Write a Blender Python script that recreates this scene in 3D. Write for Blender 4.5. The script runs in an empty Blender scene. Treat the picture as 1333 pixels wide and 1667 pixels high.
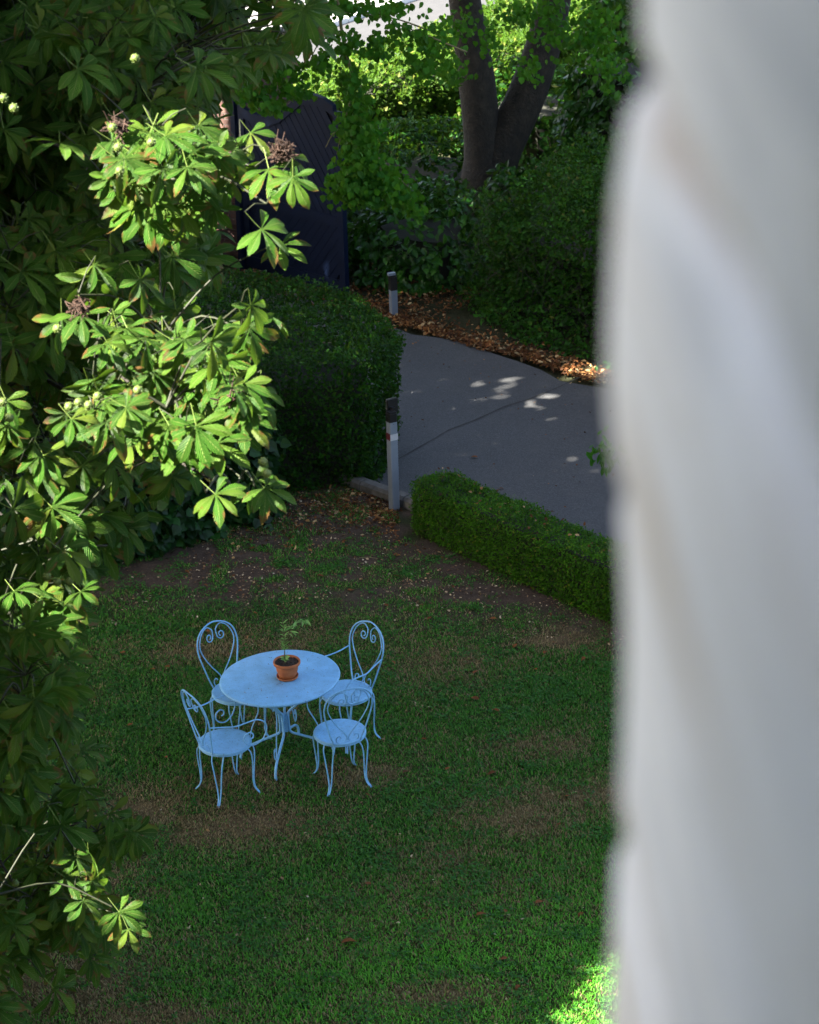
import bpy, math, random
import numpy as np
from math import sin, cos, pi, radians, tan, atan2, sqrt
from mathutils import Vector, Matrix, Euler

random.seed(7); rng = np.random.default_rng(7)
scene = bpy.context.scene
COL = scene.collection

# ---------------------------------------------------------------- camera
CAM_Z = 9.5; PITCH = radians(23.5); ROLL = 0.03; FPX = 3900.0
cam_d = bpy.data.cameras.new('camera'); cam = bpy.data.objects.new('camera', cam_d); COL.objects.link(cam)
cam_d.sensor_fit = 'VERTICAL'; cam_d.sensor_height = 36.0; cam_d.lens = FPX / 1667.0 * 36.0
cam_d.clip_start = 0.02; cam_d.clip_end = 600
cam.location = (0, 0, CAM_Z)
cam.matrix_world = (Matrix.Translation((0, 0, CAM_Z)) @ Matrix.Rotation(pi / 2 - PITCH, 4, 'X') @ Matrix.Rotation(-ROLL, 4, 'Z'))
cam_d.dof.use_dof = True; cam_d.dof.focus_distance = 18.0; cam_d.dof.aperture_fstop = 5.6
scene.camera = cam

# ---------------------------------------------------------------- world, sun, exposure
SUN = Vector((-0.75, -0.35, 0.85)).normalized()          # direction towards the sun
SUN_EL = math.asin(SUN.z)
w = bpy.data.worlds.new('World'); scene.world = w; w.use_nodes = True
nt = w.node_tree; bg = nt.nodes['Background']
sky = nt.nodes.new('ShaderNodeTexSky'); sky.sky_type = 'NISHITA'; sky.sun_disc = False
sky.sun_elevation = SUN_EL; sky.sun_rotation = atan2(SUN.x, SUN.y)
sky.dust_density = 3.5; sky.air_density = 1.0; sky.ozone_density = 1.0
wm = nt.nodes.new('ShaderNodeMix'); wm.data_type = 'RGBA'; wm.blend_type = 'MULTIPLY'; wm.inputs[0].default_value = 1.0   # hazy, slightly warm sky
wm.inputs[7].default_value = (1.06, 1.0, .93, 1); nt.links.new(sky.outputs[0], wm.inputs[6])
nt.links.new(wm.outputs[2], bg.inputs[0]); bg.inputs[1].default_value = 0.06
sd = bpy.data.lights.new('sun', 'SUN'); sd.energy = 5.0; sd.angle = radians(0.53); sd.color = (1.0, 0.94, 0.82)
so = bpy.data.objects.new('sun', sd); COL.objects.link(so); so.rotation_euler = SUN.to_track_quat('Z', 'Y').to_euler(); so.location = (-20, -10, 30)
vs = scene.view_settings; vs.view_transform = 'Standard'; vs.look = 'None'; vs.gamma = 1.0; vs.use_curve_mapping = False
vs.exposure = 3.6

# ---------------------------------------------------------------- helpers
def view_dir(px, py):
    u = (px - 666.5) / FPX; v = (833.5 - py) / FPX
    X = u * cos(ROLL) + v * sin(ROLL); Y = -u * sin(ROLL) + v * cos(ROLL)
    return Vector((X, cos(PITCH) + Y * sin(PITCH), -sin(PITCH) + Y * cos(PITCH)))
def on_level(px, py, z=0.0):
    d = view_dir(px, py); return Vector((0, 0, CAM_Z)) + d * ((z - CAM_Z) / d.z)
def at_depth(px, py, dep):
    return Vector((0, 0, CAM_Z)) + view_dir(px, py) * dep
def to_px(P):
    P = np.asarray(P, dtype=float); z = P[:, 2] - CAM_Z
    dep = P[:, 1] * cos(PITCH) - z * sin(PITCH); Y = (P[:, 1] * sin(PITCH) + z * cos(PITCH)) / dep; X = P[:, 0] / dep
    return 666.5 + FPX * (X * cos(ROLL) - Y * sin(ROLL)), 833.5 - FPX * (X * sin(ROLL) + Y * cos(ROLL)), dep

def vnoise(x, y, scale=1.0, seed=0):
    x = np.asarray(x, float) / scale + 100; y = np.asarray(y, float) / scale + 100
    xi = np.floor(x).astype(np.int64); yi = np.floor(y).astype(np.int64); fx = x - xi; fy = y - yi
    fx = fx * fx * (3 - 2 * fx); fy = fy * fy * (3 - 2 * fy)
    def h(a, b):
        n = (a * 374761393 + b * 668265263 + seed * 974711) & 0x7fffffff
        n = ((n ^ (n >> 13)) * 1274126177) & 0x7fffffff
        return ((n ^ (n >> 16)) & 0xffff) / 65535.0
    return (h(xi, yi) * (1 - fx) + h(xi + 1, yi) * fx) * (1 - fy) + (h(xi, yi + 1) * (1 - fx) + h(xi + 1, yi + 1) * fx) * fy

def link(o, parent=None):
    COL.objects.link(o)
    if parent is not None: o.parent = parent
    return o
def mesh_obj(name, me, parent=None):
    return link(bpy.data.objects.new(name, me), parent)
def thing(name, label, cat, loc=(0, 0, 0), rz=0.0, group=None):
    o = bpy.data.objects.new(name, None); o.empty_display_size = 0.1; o.location = loc; o.rotation_euler = (0, 0, rz)
    COL.objects.link(o); tag(o, label, cat, group); return o
def tag(o, label, cat, group=None):
    o['label'] = label; o['category'] = cat
    if group: o['group'] = group
    return o
def structure(o): o['kind'] = 'structure'; return o
def stuff(o): o['kind'] = 'stuff'; return o

class MB:
    def __init__(s): s.v = []; s.f = []
    def add(s, vs_, fs):
        k = len(s.v); s.v += [tuple(p) for p in vs_]; s.f += [tuple(i + k for i in f) for f in fs]; return s
    def box(s, x0, y0, z0, x1, y1, z1):
        return s.add([(x0,y0,z0),(x1,y0,z0),(x1,y1,z0),(x0,y1,z0),(x0,y0,z1),(x1,y0,z1),(x1,y1,z1),(x0,y1,z1)],
                     [(0,3,2,1),(4,5,6,7),(0,1,5,4),(1,2,6,5),(2,3,7,6),(3,0,4,7)])
    def tube(s, pts, r, n=8, caps=True):
        pts = [Vector(p) for p in pts]; m = len(pts)
        rr = r if hasattr(r, '__len__') else [r] * m
        t0 = (pts[1] - pts[0]).normalized(); a = t0.orthogonal().normalized(); vs_ = []; 
        for i, p in enumerate(pts):
            t = (pts[min(i + 1, m - 1)] - pts[max(i - 1, 0)])
            t = t.normalized() if t.length > 1e-9 else t0
            a = a - t * a.dot(t)
            a = a.normalized() if a.length > 1e-6 else t.orthogonal().normalized()
            b = t.cross(a)
            vs_ += [p + (a * cos(2 * pi * k / n) + b * sin(2 * pi * k / n)) * rr[i] for k in range(n)]
        fs = [(i*n+k, i*n+(k+1) % n, (i+1)*n+(k+1) % n, (i+1)*n+k) for i in range(m-1) for k in range(n)]
        if caps: fs += [tuple(range(n-1, -1, -1)), tuple((m-1)*n+k for k in range(n))]
        return s.add(vs_, fs)
    def lathe(s, prof, n=32, c=(0, 0, 0)):
        vs_ = []; m = len(prof)
        for r, z in prof: vs_ += [(c[0] + max(r, 1e-4) * cos(2*pi*k/n), c[1] + max(r, 1e-4) * sin(2*pi*k/n), c[2] + z) for k in range(n)]
        return s.add(vs_, [(i*n+k, i*n+(k+1) % n, (i+1)*n+(k+1) % n, (i+1)*n+k) for i in range(m-1) for k in range(n)])
    def prism(s, poly, z0, z1):
        n = len(poly)
        return s.add([(x, y, z0) for x, y in poly] + [(x, y, z1) for x, y in poly],
                     [tuple(range(n-1, -1, -1)), tuple(range(n, 2*n))] + [(k, (k+1) % n, n+(k+1) % n, n+k) for k in range(n)])
    def mesh(s, name, mat, smooth=False):
        me = bpy.data.meshes.new(name); me.from_pydata(s.v, [], s.f); me.materials.append(mat)
        if smooth: me.polygons.foreach_set('use_smooth', [True] * len(me.polygons))
        me.update(); return me
    def build(s, name, mat, parent=None, smooth=False):
        return mesh_obj(name, s.mesh(name, mat, smooth), parent)

def np_mesh(name, V, Fq, mat, smooth=False, col=None, uv=None):
    """V (n,3), Fq (m,k) with k equal for every face"""
    me = bpy.data.meshes.new(name); k = Fq.shape[1]
    me.vertices.add(len(V)); me.vertices.foreach_set('co', np.ascontiguousarray(V, dtype=np.float32).ravel())
    me.loops.add(Fq.size); me.loops.foreach_set('vertex_index', Fq.astype(np.int32).ravel())
    me.polygons.add(len(Fq)); me.polygons.foreach_set('loop_start', np.arange(0, Fq.size, k, dtype=np.int32))
    me.polygons.foreach_set('use_smooth', np.full(len(Fq), smooth))
    if uv is not None:
        l = me.uv_layers.new(name='UVMap'); l.data.foreach_set('uv', uv[Fq.ravel()].astype(np.float32).ravel())
    if col is not None:
        a = me.color_attributes.new('tint', 'FLOAT_COLOR', 'POINT')
        a.data.foreach_set('color', np.concatenate([col, np.ones((len(col), 1))], 1).astype(np.float32).ravel())
    me.materials.append(mat); me.update(calc_edges=True); return me

def frames(tip, nrm):
    """columns side, tip, normal"""
    t = tip / np.linalg.norm(tip, axis=1, keepdims=True)
    n = nrm - t * np.sum(nrm * t, 1, keepdims=True); n /= np.maximum(np.linalg.norm(n, axis=1, keepdims=True), 1e-6)
    s = np.cross(t, n); return np.stack([s, t, n], axis=2)
def scatter(T, F, P, R, S):
    V = np.einsum('nij,kj->nki', R, T) * S[:, None, None] + P[:, None, :]
    k = len(T); return V.reshape(-1, 3), (F[None] + (np.arange(len(P)) * k)[:, None, None]).reshape(-1, F.shape[1])
def randn(n): return rng.normal(size=(n, 3))

# leaf templates (unit length, tip towards +y, upper side +z)
T_DIA = np.array([(0,0,0), (.34,.42,.09), (0,1,-.06), (-.34,.42,.09)], float); F_DIA = np.array([(0,1,2), (0,2,3)])
T_OVA = np.array([(0,0,0), (.27,.25,.07), (.27,.62,.05), (0,1,-.12), (-.27,.62,.05), (-.27,.25,.07), (0,.5,0)], float)
F_OVA = np.array([(0,1,2,6), (6,2,3,4), (0,6,4,5)])
T_HRT = np.array([(0,0,0), (.42,.1,.05), (.44,.5,.04), (0,1,-.1), (-.44,.5,.04), (-.42,.1,.05), (0,.45,-.03)], float)
F_HRT = F_OVA

# ---------------------------------------------------------------- materials
def new_mat(name):
    m = bpy.data.materials.new(name); m.use_nodes = True; nt = m.node_tree; return m, nt, nt.nodes['Principled BSDF']
def noise(nt, scale, detail=4, rough=.6, vec=None, coord='Object'):
    n = nt.nodes.new('ShaderNodeTexNoise'); n.inputs['Scale'].default_value = scale; n.inputs['Detail'].default_value = detail; n.inputs['Roughness'].default_value = rough
    if vec is None:
        tc = nt.nodes.new('ShaderNodeTexCoord'); vec = tc.outputs[coord]
    nt.links.new(vec, n.inputs['Vector']); return n.outputs['Fac']
def ramp(nt, fac, stops):
    r = nt.nodes.new('ShaderNodeValToRGB'); e = r.color_ramp.elements
    while len(e) < len(stops): e.new(.5)
    for k, (p, c) in enumerate(stops): e[k].position = p; e[k].color = (*c, 1)
    nt.links.new(fac, r.inputs[0]); return r.outputs[0]
def mixc(nt, fac, a, b, mode='MIX'):
    m = nt.nodes.new('ShaderNodeMix'); m.data_type = 'RGBA'; m.blend_type = mode
    for s, v in ((m.inputs[0], fac), (m.inputs[6], a), (m.inputs[7], b)):
        if hasattr(v, 'links'): nt.links.new(v, s)
        elif hasattr(v, '__len__'): s.default_value = (*v, 1)
        else: s.default_value = v
    return m.outputs[2]
def mathn(nt, op, a, b=0.0, clamp=False):
    m = nt.nodes.new('ShaderNodeMath'); m.operation = op; m.use_clamp = clamp
    for s, v in ((m.inputs[0], a), (m.inputs[1], b)):
        if hasattr(v, 'links'): nt.links.new(v, s)
        else: s.default_value = v
    return m.outputs[0]
def bump(nt, b, h, strength=.3, dist=.01):
    n = nt.nodes.new('ShaderNodeBump'); n.inputs['Strength'].default_value = strength; n.inputs['Distance'].default_value = dist
    nt.links.new(h, n.inputs['Height']); nt.links.new(n.outputs[0], b.inputs['Normal']); return n
def surf(name, stops, scale=8, rough=.8, bscale=60, bstr=.3, bdist=.004, metallic=0, detail=5, coat=0):
    m, nt, b = new_mat(name)
    c = ramp(nt, noise(nt, scale, detail), stops); nt.links.new(c, b.inputs['Base Color'])
    b.inputs['Roughness'].default_value = rough; b.inputs['Metallic'].default_value = metallic
    if bstr: bump(nt, b, noise(nt, bscale, 4), bstr, bdist)
    return m
def leaf_mat(name, stops, rough=.55, spec=.1, trans=.25, tcol=(.12, .25, .02), tone=(.88, 1.08, .6)):
    """foliage: random colour per leaf, some light through the blade"""
    m, nt, b = new_mat(name)
    g = nt.nodes.new('ShaderNodeNewGeometry')
    c = ramp(nt, g.outputs['Random Per Island'], stops)
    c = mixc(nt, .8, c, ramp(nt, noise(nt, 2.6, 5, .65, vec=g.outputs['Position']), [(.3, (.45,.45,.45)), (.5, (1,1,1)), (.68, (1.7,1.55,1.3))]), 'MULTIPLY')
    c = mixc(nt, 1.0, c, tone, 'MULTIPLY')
    nt.links.new(c, b.inputs['Base Color']); b.inputs['Roughness'].default_value = rough; b.inputs['Specular IOR Level'].default_value = spec
    t = nt.nodes.new('ShaderNodeBsdfTranslucent'); t.inputs[0].default_value = (*tcol, 1)
    mx = nt.nodes.new('ShaderNodeMixShader'); mx.inputs[0].default_value = trans
    out = nt.nodes['Material Output']
    nt.links.new(b.outputs[0], mx.inputs[1]); nt.links.new(t.outputs[0], mx.inputs[2]); nt.links.new(mx.outputs[0], out.inputs[0])
    return m

M = {}
M['hedge'] = leaf_mat('hedge_leaves', [(0, (.003,.014,.002)), (.5, (.006,.028,.002)), (.93, (.013,.055,.004)), (1, (.05,.07,.010))], trans=.15)
M['boxhedge'] = leaf_mat('box_hedge_leaves', [(0, (.009,.034,.002)), (.5, (.024,.078,.003)), (.94, (.05,.12,.007)), (1, (.16,.11,.03))], trans=.2)
M['shrub'] = leaf_mat('shrub_leaves', [(0, (.004,.018,.002)), (.5, (.008,.036,.004)), (.95, (.018,.07,.008)), (1, (.07,.055,.02))], trans=.18)
M['laurel'] = leaf_mat('laurel_leaves', [(0, (.006,.028,.004)), (.6, (.012,.05,.007)), (1, (.03,.09,.014))], rough=.4, spec=.2, trans=.15)
M['lime'] = leaf_mat('lime_leaves', [(0, (.005,.038,.003)), (.6, (.011,.066,.004)), (1, (.03,.105,.008))], trans=.3)
M['ivy'] = leaf_mat('ivy_leaves', [(0, (.003,.014,.004)), (.6, (.006,.028,.007)), (1, (.014,.05,.012))], rough=.45, spec=.2, trans=.1)
M['canopy'] = leaf_mat('canopy_leaves', [(0, (.02,.06,.01)), (1, (.04,.11,.02))], trans=.2)
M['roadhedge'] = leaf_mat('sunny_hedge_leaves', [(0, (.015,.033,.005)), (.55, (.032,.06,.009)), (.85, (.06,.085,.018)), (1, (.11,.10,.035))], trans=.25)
M['core'] = surf('hedge_inside', [(.3, (.006,.010,.004)), (.7, (.016,.014,.008))], 20, .95, bstr=0)
M['litter'] = leaf_mat('dead_leaves', [(0, (.025,.011,.006)), (.3, (.06,.025,.009)), (.6, (.12,.045,.014)), (.85, (.19,.10,.035)), (1, (.34,.26,.14))], rough=.8, spec=.15, trans=.1, tcol=(.3,.12,.03), tone=(1, 1, 1))
M['chips'] = leaf_mat('dead_leaf_chips', [(0, (.03,.018,.010)), (.4, (.12,.065,.032)), (.75, (.21,.14,.075)), (1, (.42,.35,.24))], rough=.8, spec=.15, trans=.05, tcol=(.3,.2,.1), tone=(1, 1, 1))
M['bark'] = surf('bark', [(.25, (.004,.0033,.0022)), (.5, (.014,.011,.007)), (.75, (.032,.025,.016))], 9, .9, 25, .9, .03)
M['twig'] = surf('twig', [(.3, (.06,.06,.02)), (.7, (.14,.12,.05))], 30, .8, bstr=0)
M['chestnut_twig'] = surf('chestnut_twig', [(.3, (.008,.010,.003)), (.7, (.02,.025,.006))], 30, .7, bstr=0)
M['greenstem'] = surf('green_stem', [(.3, (.10,.16,.03)), (.7, (.2,.24,.06))], 30, .6, bstr=0)

# chestnut leaf: ribbed leaflets with herringbone veins and scorched brown edges
def chestnut_material():
    m, nt, b = new_mat('chestnut_leaf')
    uvn = nt.nodes.new('ShaderNodeUVMap'); sep = nt.nodes.new('ShaderNodeSeparateXYZ'); nt.links.new(uvn.outputs[0], sep.inputs[0])
    u = mathn(nt, 'ABSOLUTE', mathn(nt, 'SUBTRACT', mathn(nt, 'MULTIPLY', sep.outputs[0], 2.0), 1.0)); v = sep.outputs[1]
    ph = mathn(nt, 'SUBTRACT', mathn(nt, 'MULTIPLY', v, 11.0), mathn(nt, 'MULTIPLY', u, 3.2))
    rib = mathn(nt, 'SINE', mathn(nt, 'MULTIPLY', ph, 2 * pi))
    rib01 = mathn(nt, 'ADD', mathn(nt, 'MULTIPLY', rib, .5), .5)
    vein = mathn(nt, 'POWER', rib01, 3.0)
    mid = mathn(nt, 'LESS_THAN', u, .07)
    oi = nt.nodes.new('ShaderNodeObjectInfo'); g = nt.nodes.new('ShaderNodeNewGeometry')
    rnd = mathn(nt, 'FRACT', mathn(nt, 'ADD', g.outputs['Random Per Island'], oi.outputs['Random']))
    base = ramp(nt, rnd, [(0, (.007,.064,.003)), (.55, (.020,.112,.004)), (.88, (.075,.165,.010)), (1, (.16,.21,.02))])
    base = mixc(nt, mathn(nt, 'MULTIPLY', vein, .8), base, (.12, .21, .035))
    base = mixc(nt, mid, base, (.15, .21, .05))
    tc = nt.nodes.new('ShaderNodeTexCoord')
    nz = noise(nt, 9, 4, .6, vec=g.outputs['Position'])
    edge = mathn(nt, 'ADD', mathn(nt, 'MULTIPLY', u, .22), mathn(nt, 'MULTIPLY', v, .30))
    burn = mathn(nt, 'ADD', edge, mathn(nt, 'MULTIPLY', nz, 1.5))
    bf = ramp(nt, burn, [(.0, (0,0,0)), (.985, (0,0,0)), (1.0, (1,1,1))])
    burn2 = mathn(nt, 'MULTIPLY', mathn(nt, 'SUBTRACT', burn, 1.20), 7.0, clamp=True)
    base = mixc(nt, burn2, base, (.16, .085, .025))
    nt.links.new(base, b.inputs['Base Color']); b.inputs['Roughness'].default_value = .5; b.inputs['Specular IOR Level'].default_value = .16
    bump(nt, b, mathn(nt, 'SUBTRACT', 1.0, rib01), 1.0, .010)
    t = nt.nodes.new('ShaderNodeBsdfTranslucent'); nt.links.new(mixc(nt, .5, base, (.14, .24, .014)), t.inputs[0])
    mx = nt.nodes.new('ShaderNodeMixShader'); mx.inputs[0].default_value = .28
    nt.links.new(b.outputs[0], mx.inputs[1]); nt.links.new(t.outputs[0], mx.inputs[2]); nt.links.new(mx.outputs[0], nt.nodes['Material Output'].inputs[0])
    return m
M['chestnut'] = chestnut_material()
M['conker'] = surf('conker_husk', [(.3, (.045,.075,.008)), (.7, (.085,.12,.015))], 60, .6, 200, .6, .003)
M['deadflower'] = surf('withered_brown', [(.3, (.010,.005,.002)), (.7, (.04,.015,.006))], 60, .9, bstr=0)

def metal_paint(name, c, rough=.42, speck=True):
    m, nt, b = new_mat(name)
    n1 = noise(nt, 9, 6, .7); n2 = noise(nt, 95, 2)
    col = ramp(nt, n1, [(.3, tuple(x * .80 for x in c)), (.62, tuple(min(x * 1.06, 1) for x in c))])
    if speck:
        sp = ramp(nt, n2, [(.0, (1,1,1)), (.34, (1,1,1)), (.37, (0,0,0))])
        col = mixc(nt, mathn(nt, 'MULTIPLY', sp, .6), col, (.07, .07, .055))
    nt.links.new(col, b.inputs['Base Color']); b.inputs['Roughness'].default_value = rough; b.inputs['Specular IOR Level'].default_value = .5 if speck else .10
    bump(nt, b, n2, .08, .001); return m
M['blue'] = metal_paint('pale_blue_paint', (.165, .40, .66))
M['gate'] = metal_paint('dark_blue_gate_paint', (.003, .007, .022), .55, False)
M['gatejoint'] = metal_paint('gate_back_panel', (.002, .003, .006), .7, False)
M['alu'] = surf('grey_post_paint', [(.3, (.12,.145,.18)), (.7, (.15,.175,.21))], 5, .45, 80, .1, .001)
M['black'] = surf('black_plastic', [(.3, (.002,.002,.003)), (.7, (.004,.004,.005))], 8, .4, bstr=0)
M['white'] = surf('white_sticker', [(.3, (.32,.32,.34)), (.7, (.4,.4,.42))], 20, .5, bstr=0)
M['red'] = surf('dark_red_sticker', [(.3, (.05,.004,.008)), (.7, (.08,.006,.012))], 20, .5, bstr=0)
M['terracotta'] = surf('terracotta', [(.25, (.28,.075,.02)), (.6, (.38,.115,.032)), (.8, (.42,.16,.06))], 14, .75, 80, .25, .002)
M['soil'] = surf('potting_soil', [(.3, (.014,.008,.005)), (.7, (.05,.026,.015))], 60, .95, 90, 1, .01)
M['greyleaf'] = leaf_mat('grey_green_leaves', [(0, (.15,.26,.12)), (.6, (.26,.38,.2)), (1, (.4,.5,.3))], trans=.2)
def stone_material():
    m, nt, b = new_mat('pale_stone'); tc = nt.nodes.new('ShaderNodeTexCoord'); mp = nt.nodes.new('ShaderNodeMapping'); mp.inputs['Scale'].default_value = (1, .15, 1.7); nt.links.new(tc.outputs['Object'], mp.inputs[0])
    c = ramp(nt, noise(nt, 17, 4, .55, vec=mp.outputs[0]), [(.32, (.62,.54,.45)), (.43, (.76,.73,.70)), (.55, (.84,.83,.82)), (.68, (.66,.66,.67))])
    nt.links.new(c, b.inputs['Base Color']); b.inputs['Roughness'].default_value = .85; bump(nt, b, noise(nt, 40, 5), .4, .004); return m
M['stone'] = stone_material()
M['mortar'] = surf('tan_mortar', [(.3, (.62,.55,.46)), (.7, (.72,.66,.58))], 14, .9, 50, .5, .004)
M['plaster'] = surf('house_render', [(.3, (.20,.17,.145)), (.7, (.27,.235,.20))], 3, .9, 40, .3, .004)
M['roof'] = surf('roof_slate', [(.3, (.06,.06,.07)), (.7, (.11,.11,.12))], 6, .7, 20, .3, .01)
M['floorboard'] = surf('room_floor', [(.3, (.12,.08,.05)), (.7, (.18,.12,.08))], 4, .6, bstr=0)
M['kerb'] = surf('concrete_kerb', [(.25, (.04,.038,.034)), (.7, (.11,.105,.095))], 12, .9, 60, .5, .004)
M['brickmortar'] = surf('brick_mortar', [(.3, (.06,.052,.048)), (.7, (.10,.09,.08))], 14, .95, 60, .5, .004)
def brick_material():
    m, nt, b = new_mat('brick'); oi = nt.nodes.new('ShaderNodeObjectInfo')
    c = ramp(nt, oi.outputs['Random'], [(0, (.035,.014,.010)), (.4, (.06,.023,.016)), (.75, (.09,.037,.027)), (1, (.12,.07,.055))])
    c = mixc(nt, .35, c, ramp(nt, noise(nt, 30, 5), [(.3, (.025,.012,.010)), (.7, (.11,.06,.045))]))
    nt.links.new(c, b.inputs['Base Color']); b.inputs['Roughness'].default_value = .9; bump(nt, b, noise(nt, 90, 4), .5, .004); return m
M['brick'] = brick_material()

def asphalt_material():
    m, nt, b = new_mat('driveway_asphalt')
    n1 = noise(nt, .9, 7, .7); n2 = noise(nt, 75, 3, .8); n3 = noise(nt, 3.2, 8, .75)
    c = ramp(nt, n1, [(.3, (.022,.023,.025)), (.55, (.032,.033,.035)), (.75, (.044,.045,.047))])
    c = mixc(nt, .5, c, ramp(nt, n2, [(.3, (.008,.008,.009)), (.5, (.033,.034,.036)), (.68, (.11,.11,.115))]))
    c = mixc(nt, mathn(nt, 'MULTIPLY', ramp(nt, n3, [(.5, (0,0,0)), (.7, (1,1,1))]), .5), c, (.055, .052, .05))
    nt.links.new(c, b.inputs['Base Color']); b.inputs['Roughness'].default_value = .85; bump(nt, b, n2, .5, .004); return m
M['asphalt'] = asphalt_material()
M['street'] = surf('street_asphalt', [(.3, (.022,.0225,.025)), (.7, (.03,.0305,.033))], 4, .9, 150, .4, .004)
M['pavement'] = surf('pale_pavement', [(.3, (.12,.118,.116)), (.7, (.16,.158,.155))], 3, .9, 90, .3, .004)
M['marking'] = surf('road_paint', [(.3, (.7,.7,.7)), (.7, (.8,.8,.8))], 20, .6, bstr=0)
M['joint'] = surf('crack_filling', [(.3, (.012,.012,.012)), (.7, (.03,.028,.025))], 20, .95, bstr=0)
def ground_material():
    m, nt, b = new_mat('lawn_soil')
    at = nt.nodes.new('ShaderNodeAttribute'); at.attribute_name = 'tint'
    n2 = noise(nt, 45, 6, .7); n3 = noise(nt, 7, 4)
    c = mixc(nt, .75, at.outputs['Color'], ramp(nt, n2, [(.25, (.35,.35,.35)), (.5, (1,1,1)), (.75, (1.9,1.8,1.7))]), 'MULTIPLY')
    c = mixc(nt, .5, c, ramp(nt, n3, [(.3, (.55,.55,.55)), (.7, (1.3,1.3,1.3))]), 'MULTIPLY')
    nt.links.new(c, b.inputs['Base Color']); b.inputs['Roughness'].default_value = .95; b.inputs['Specular IOR Level'].default_value = .1
    bump(nt, b, n2, .8, .02); return m
M['ground'] = ground_material()
def tint_leaf(name, trans=.25):
    m, nt, b = new_mat(name); at = nt.nodes.new('ShaderNodeAttribute'); at.attribute_name = 'tint'
    nt.links.new(at.outputs['Color'], b.inputs['Base Color']); b.inputs['Roughness'].default_value = .55; b.inputs['Specular IOR Level'].default_value = .25
    t = nt.nodes.new('ShaderNodeBsdfTranslucent'); nt.links.new(at.outputs['Color'], t.inputs[0])
    mx = nt.nodes.new('ShaderNodeMixShader'); mx.inputs[0].default_value = trans
    nt.links.new(b.outputs[0], mx.inputs[1]); nt.links.new(t.outputs[0], mx.inputs[2]); nt.links.new(mx.outputs[0], nt.nodes['Material Output'].inputs[0]); return m
M['grass'] = tint_leaf('grass_blades')

# ================================================================ THE SETTING
# --- ground; how dry / bare the lawn is, as a field over the garden
DRY = [(-1.45,15.9,.55,.30,.9),(-2.1,16.2,.5,.3,.7),(-1.5,16.6,.45,.3,.5),(-.5,16.6,.4,.25,.6),(.75,15.9,.5,.3,.6),(1.25,16.2,.5,.25,.6),(1.0,17.0,.4,.2,.4),
       (-1.7,18.9,.9,.3,.5),(.2,18.6,.8,.3,.4),(1.3,18.9,.35,.25,.8),(-2.6,13.9,.7,.5,.6),(-1.9,13.4,.6,.3,.5),(.1,13.6,.5,.2,.5),(-.9,13.2,.4,.15,.5),
       (-1.2,17.6,.4,.25,.4),(.3,15.4,.45,.2,.35),(-2.5,15.2,.5,.35,.6)]
def lawn_state(x, y):
    """dry 0..1, bare 0..1"""
    x = np.asarray(x, float); y = np.asarray(y, float)
    n = vnoise(x, y, .55, 1); n2 = vnoise(x, y, .18, 2); n3 = vnoise(x, y, .07, 3)
    dry = np.zeros_like(x)
    for cx, cy, sx, sy, a in DRY: dry = np.maximum(dry, a * np.exp(-((x-cx)/sx)**2 - ((y-cy)/sy)**2))
    dry = dry * (.35 + 1.0 * n2 + .45 * n3) + .22 * np.clip(n * 1.7 - .75, 0, 1) + .20 * (n3 - .4)
    far = np.clip((y + .18 * x - 18.7) / 1.3, 0, 1)
    bare = far * (1.25 - .45 * n - 1.0 * np.clip(n2 * 1.6 - .62, 0, 1))
    bare = np.clip(bare + .5 * np.clip(dry - .72, 0, 1), 0, 1)
    # strip of trodden soil along the foot of the low hedge
    d = np.abs((x + y - 20.75)) / 1.41
    bare = np.maximum(bare, np.clip(1 - d / .45, 0, 1) * np.clip((y - 17.5), 0, 1) * (.5 + .6 * n2))
    return np.clip(dry, 0, 1), np.clip(bare, 0, 1)

def grid_sheet(x0, x1, y0, y1, nx, ny):
    X, Y = np.meshgrid(np.linspace(x0, x1, nx), np.linspace(y0, y1, ny)); V = np.stack([X.ravel(), Y.ravel(), np.zeros(X.size)], 1)
    i = np.arange(nx-1); j = np.arange(ny-1); I, J = np.meshgrid(i, j); a = (J*nx+I).ravel()
    return V, np.stack([a, a+1, a+nx+1, a+nx], 1)
V, Fq = grid_sheet(-4.5, 4.5, 8, 24, 226, 401)
d, b_ = lawn_state(V[:, 0], V[:, 1])
V[:, 2] = .012 * vnoise(V[:, 0], V[:, 1], .6, 9) + .010 * vnoise(V[:, 0], V[:, 1], .15, 8) * b_
c_green = np.array([.014, .032, .005]); c_dry = np.array([.11, .078, .036]); c_bare = np.array([.058, .041, .030])
cc = c_green[None]*(1-d[:, None]) + c_dry[None]*d[:, None]; cc = cc*(1-b_[:, None]) + c_bare[None]*b_[:, None]
structure(mesh_obj('lawn', np_mesh('lawn', V, Fq, M['ground'], True, col=cc)))
V, Fq = grid_sheet(-250, 250, -120, 420, 40, 40); V[:, 2] = -.03
structure(mesh_obj('ground', np_mesh('ground', V, Fq, M['ground'], True, col=np.tile([[.03,.032,.016]], (len(V), 1)))))

# --- driveway running from the street (upper left) to the lower right
DU = Vector((.70, -.714, 0)).normalized(); DN = Vector((-DU.y, DU.x, 0))      # along / across (away from lawn)
D0 = Vector((-.38, 22.45, 0))
def dw(a, c, z=0): p = D0 + DU * a + DN * c; return (p.x, p.y, z)
mb = MB(); na = 60
edge_far = [dw(-14, 3.75, .022)] + [dw(a, 3.72 + .10*sin(a*2.3) + .06*sin(a*5.1+1), .022) for a in np.linspace(-9, 9, 46)] + [dw(22, 3.8, .022)]
edge_near = [dw(22, 0, .022), dw(-14, 0, .022)]
mb.add(edge_far + edge_near, [tuple(range(len(edge_far)+2))[::-1]])
drive = structure(mb.build('driveway', M['asphalt']))
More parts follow.
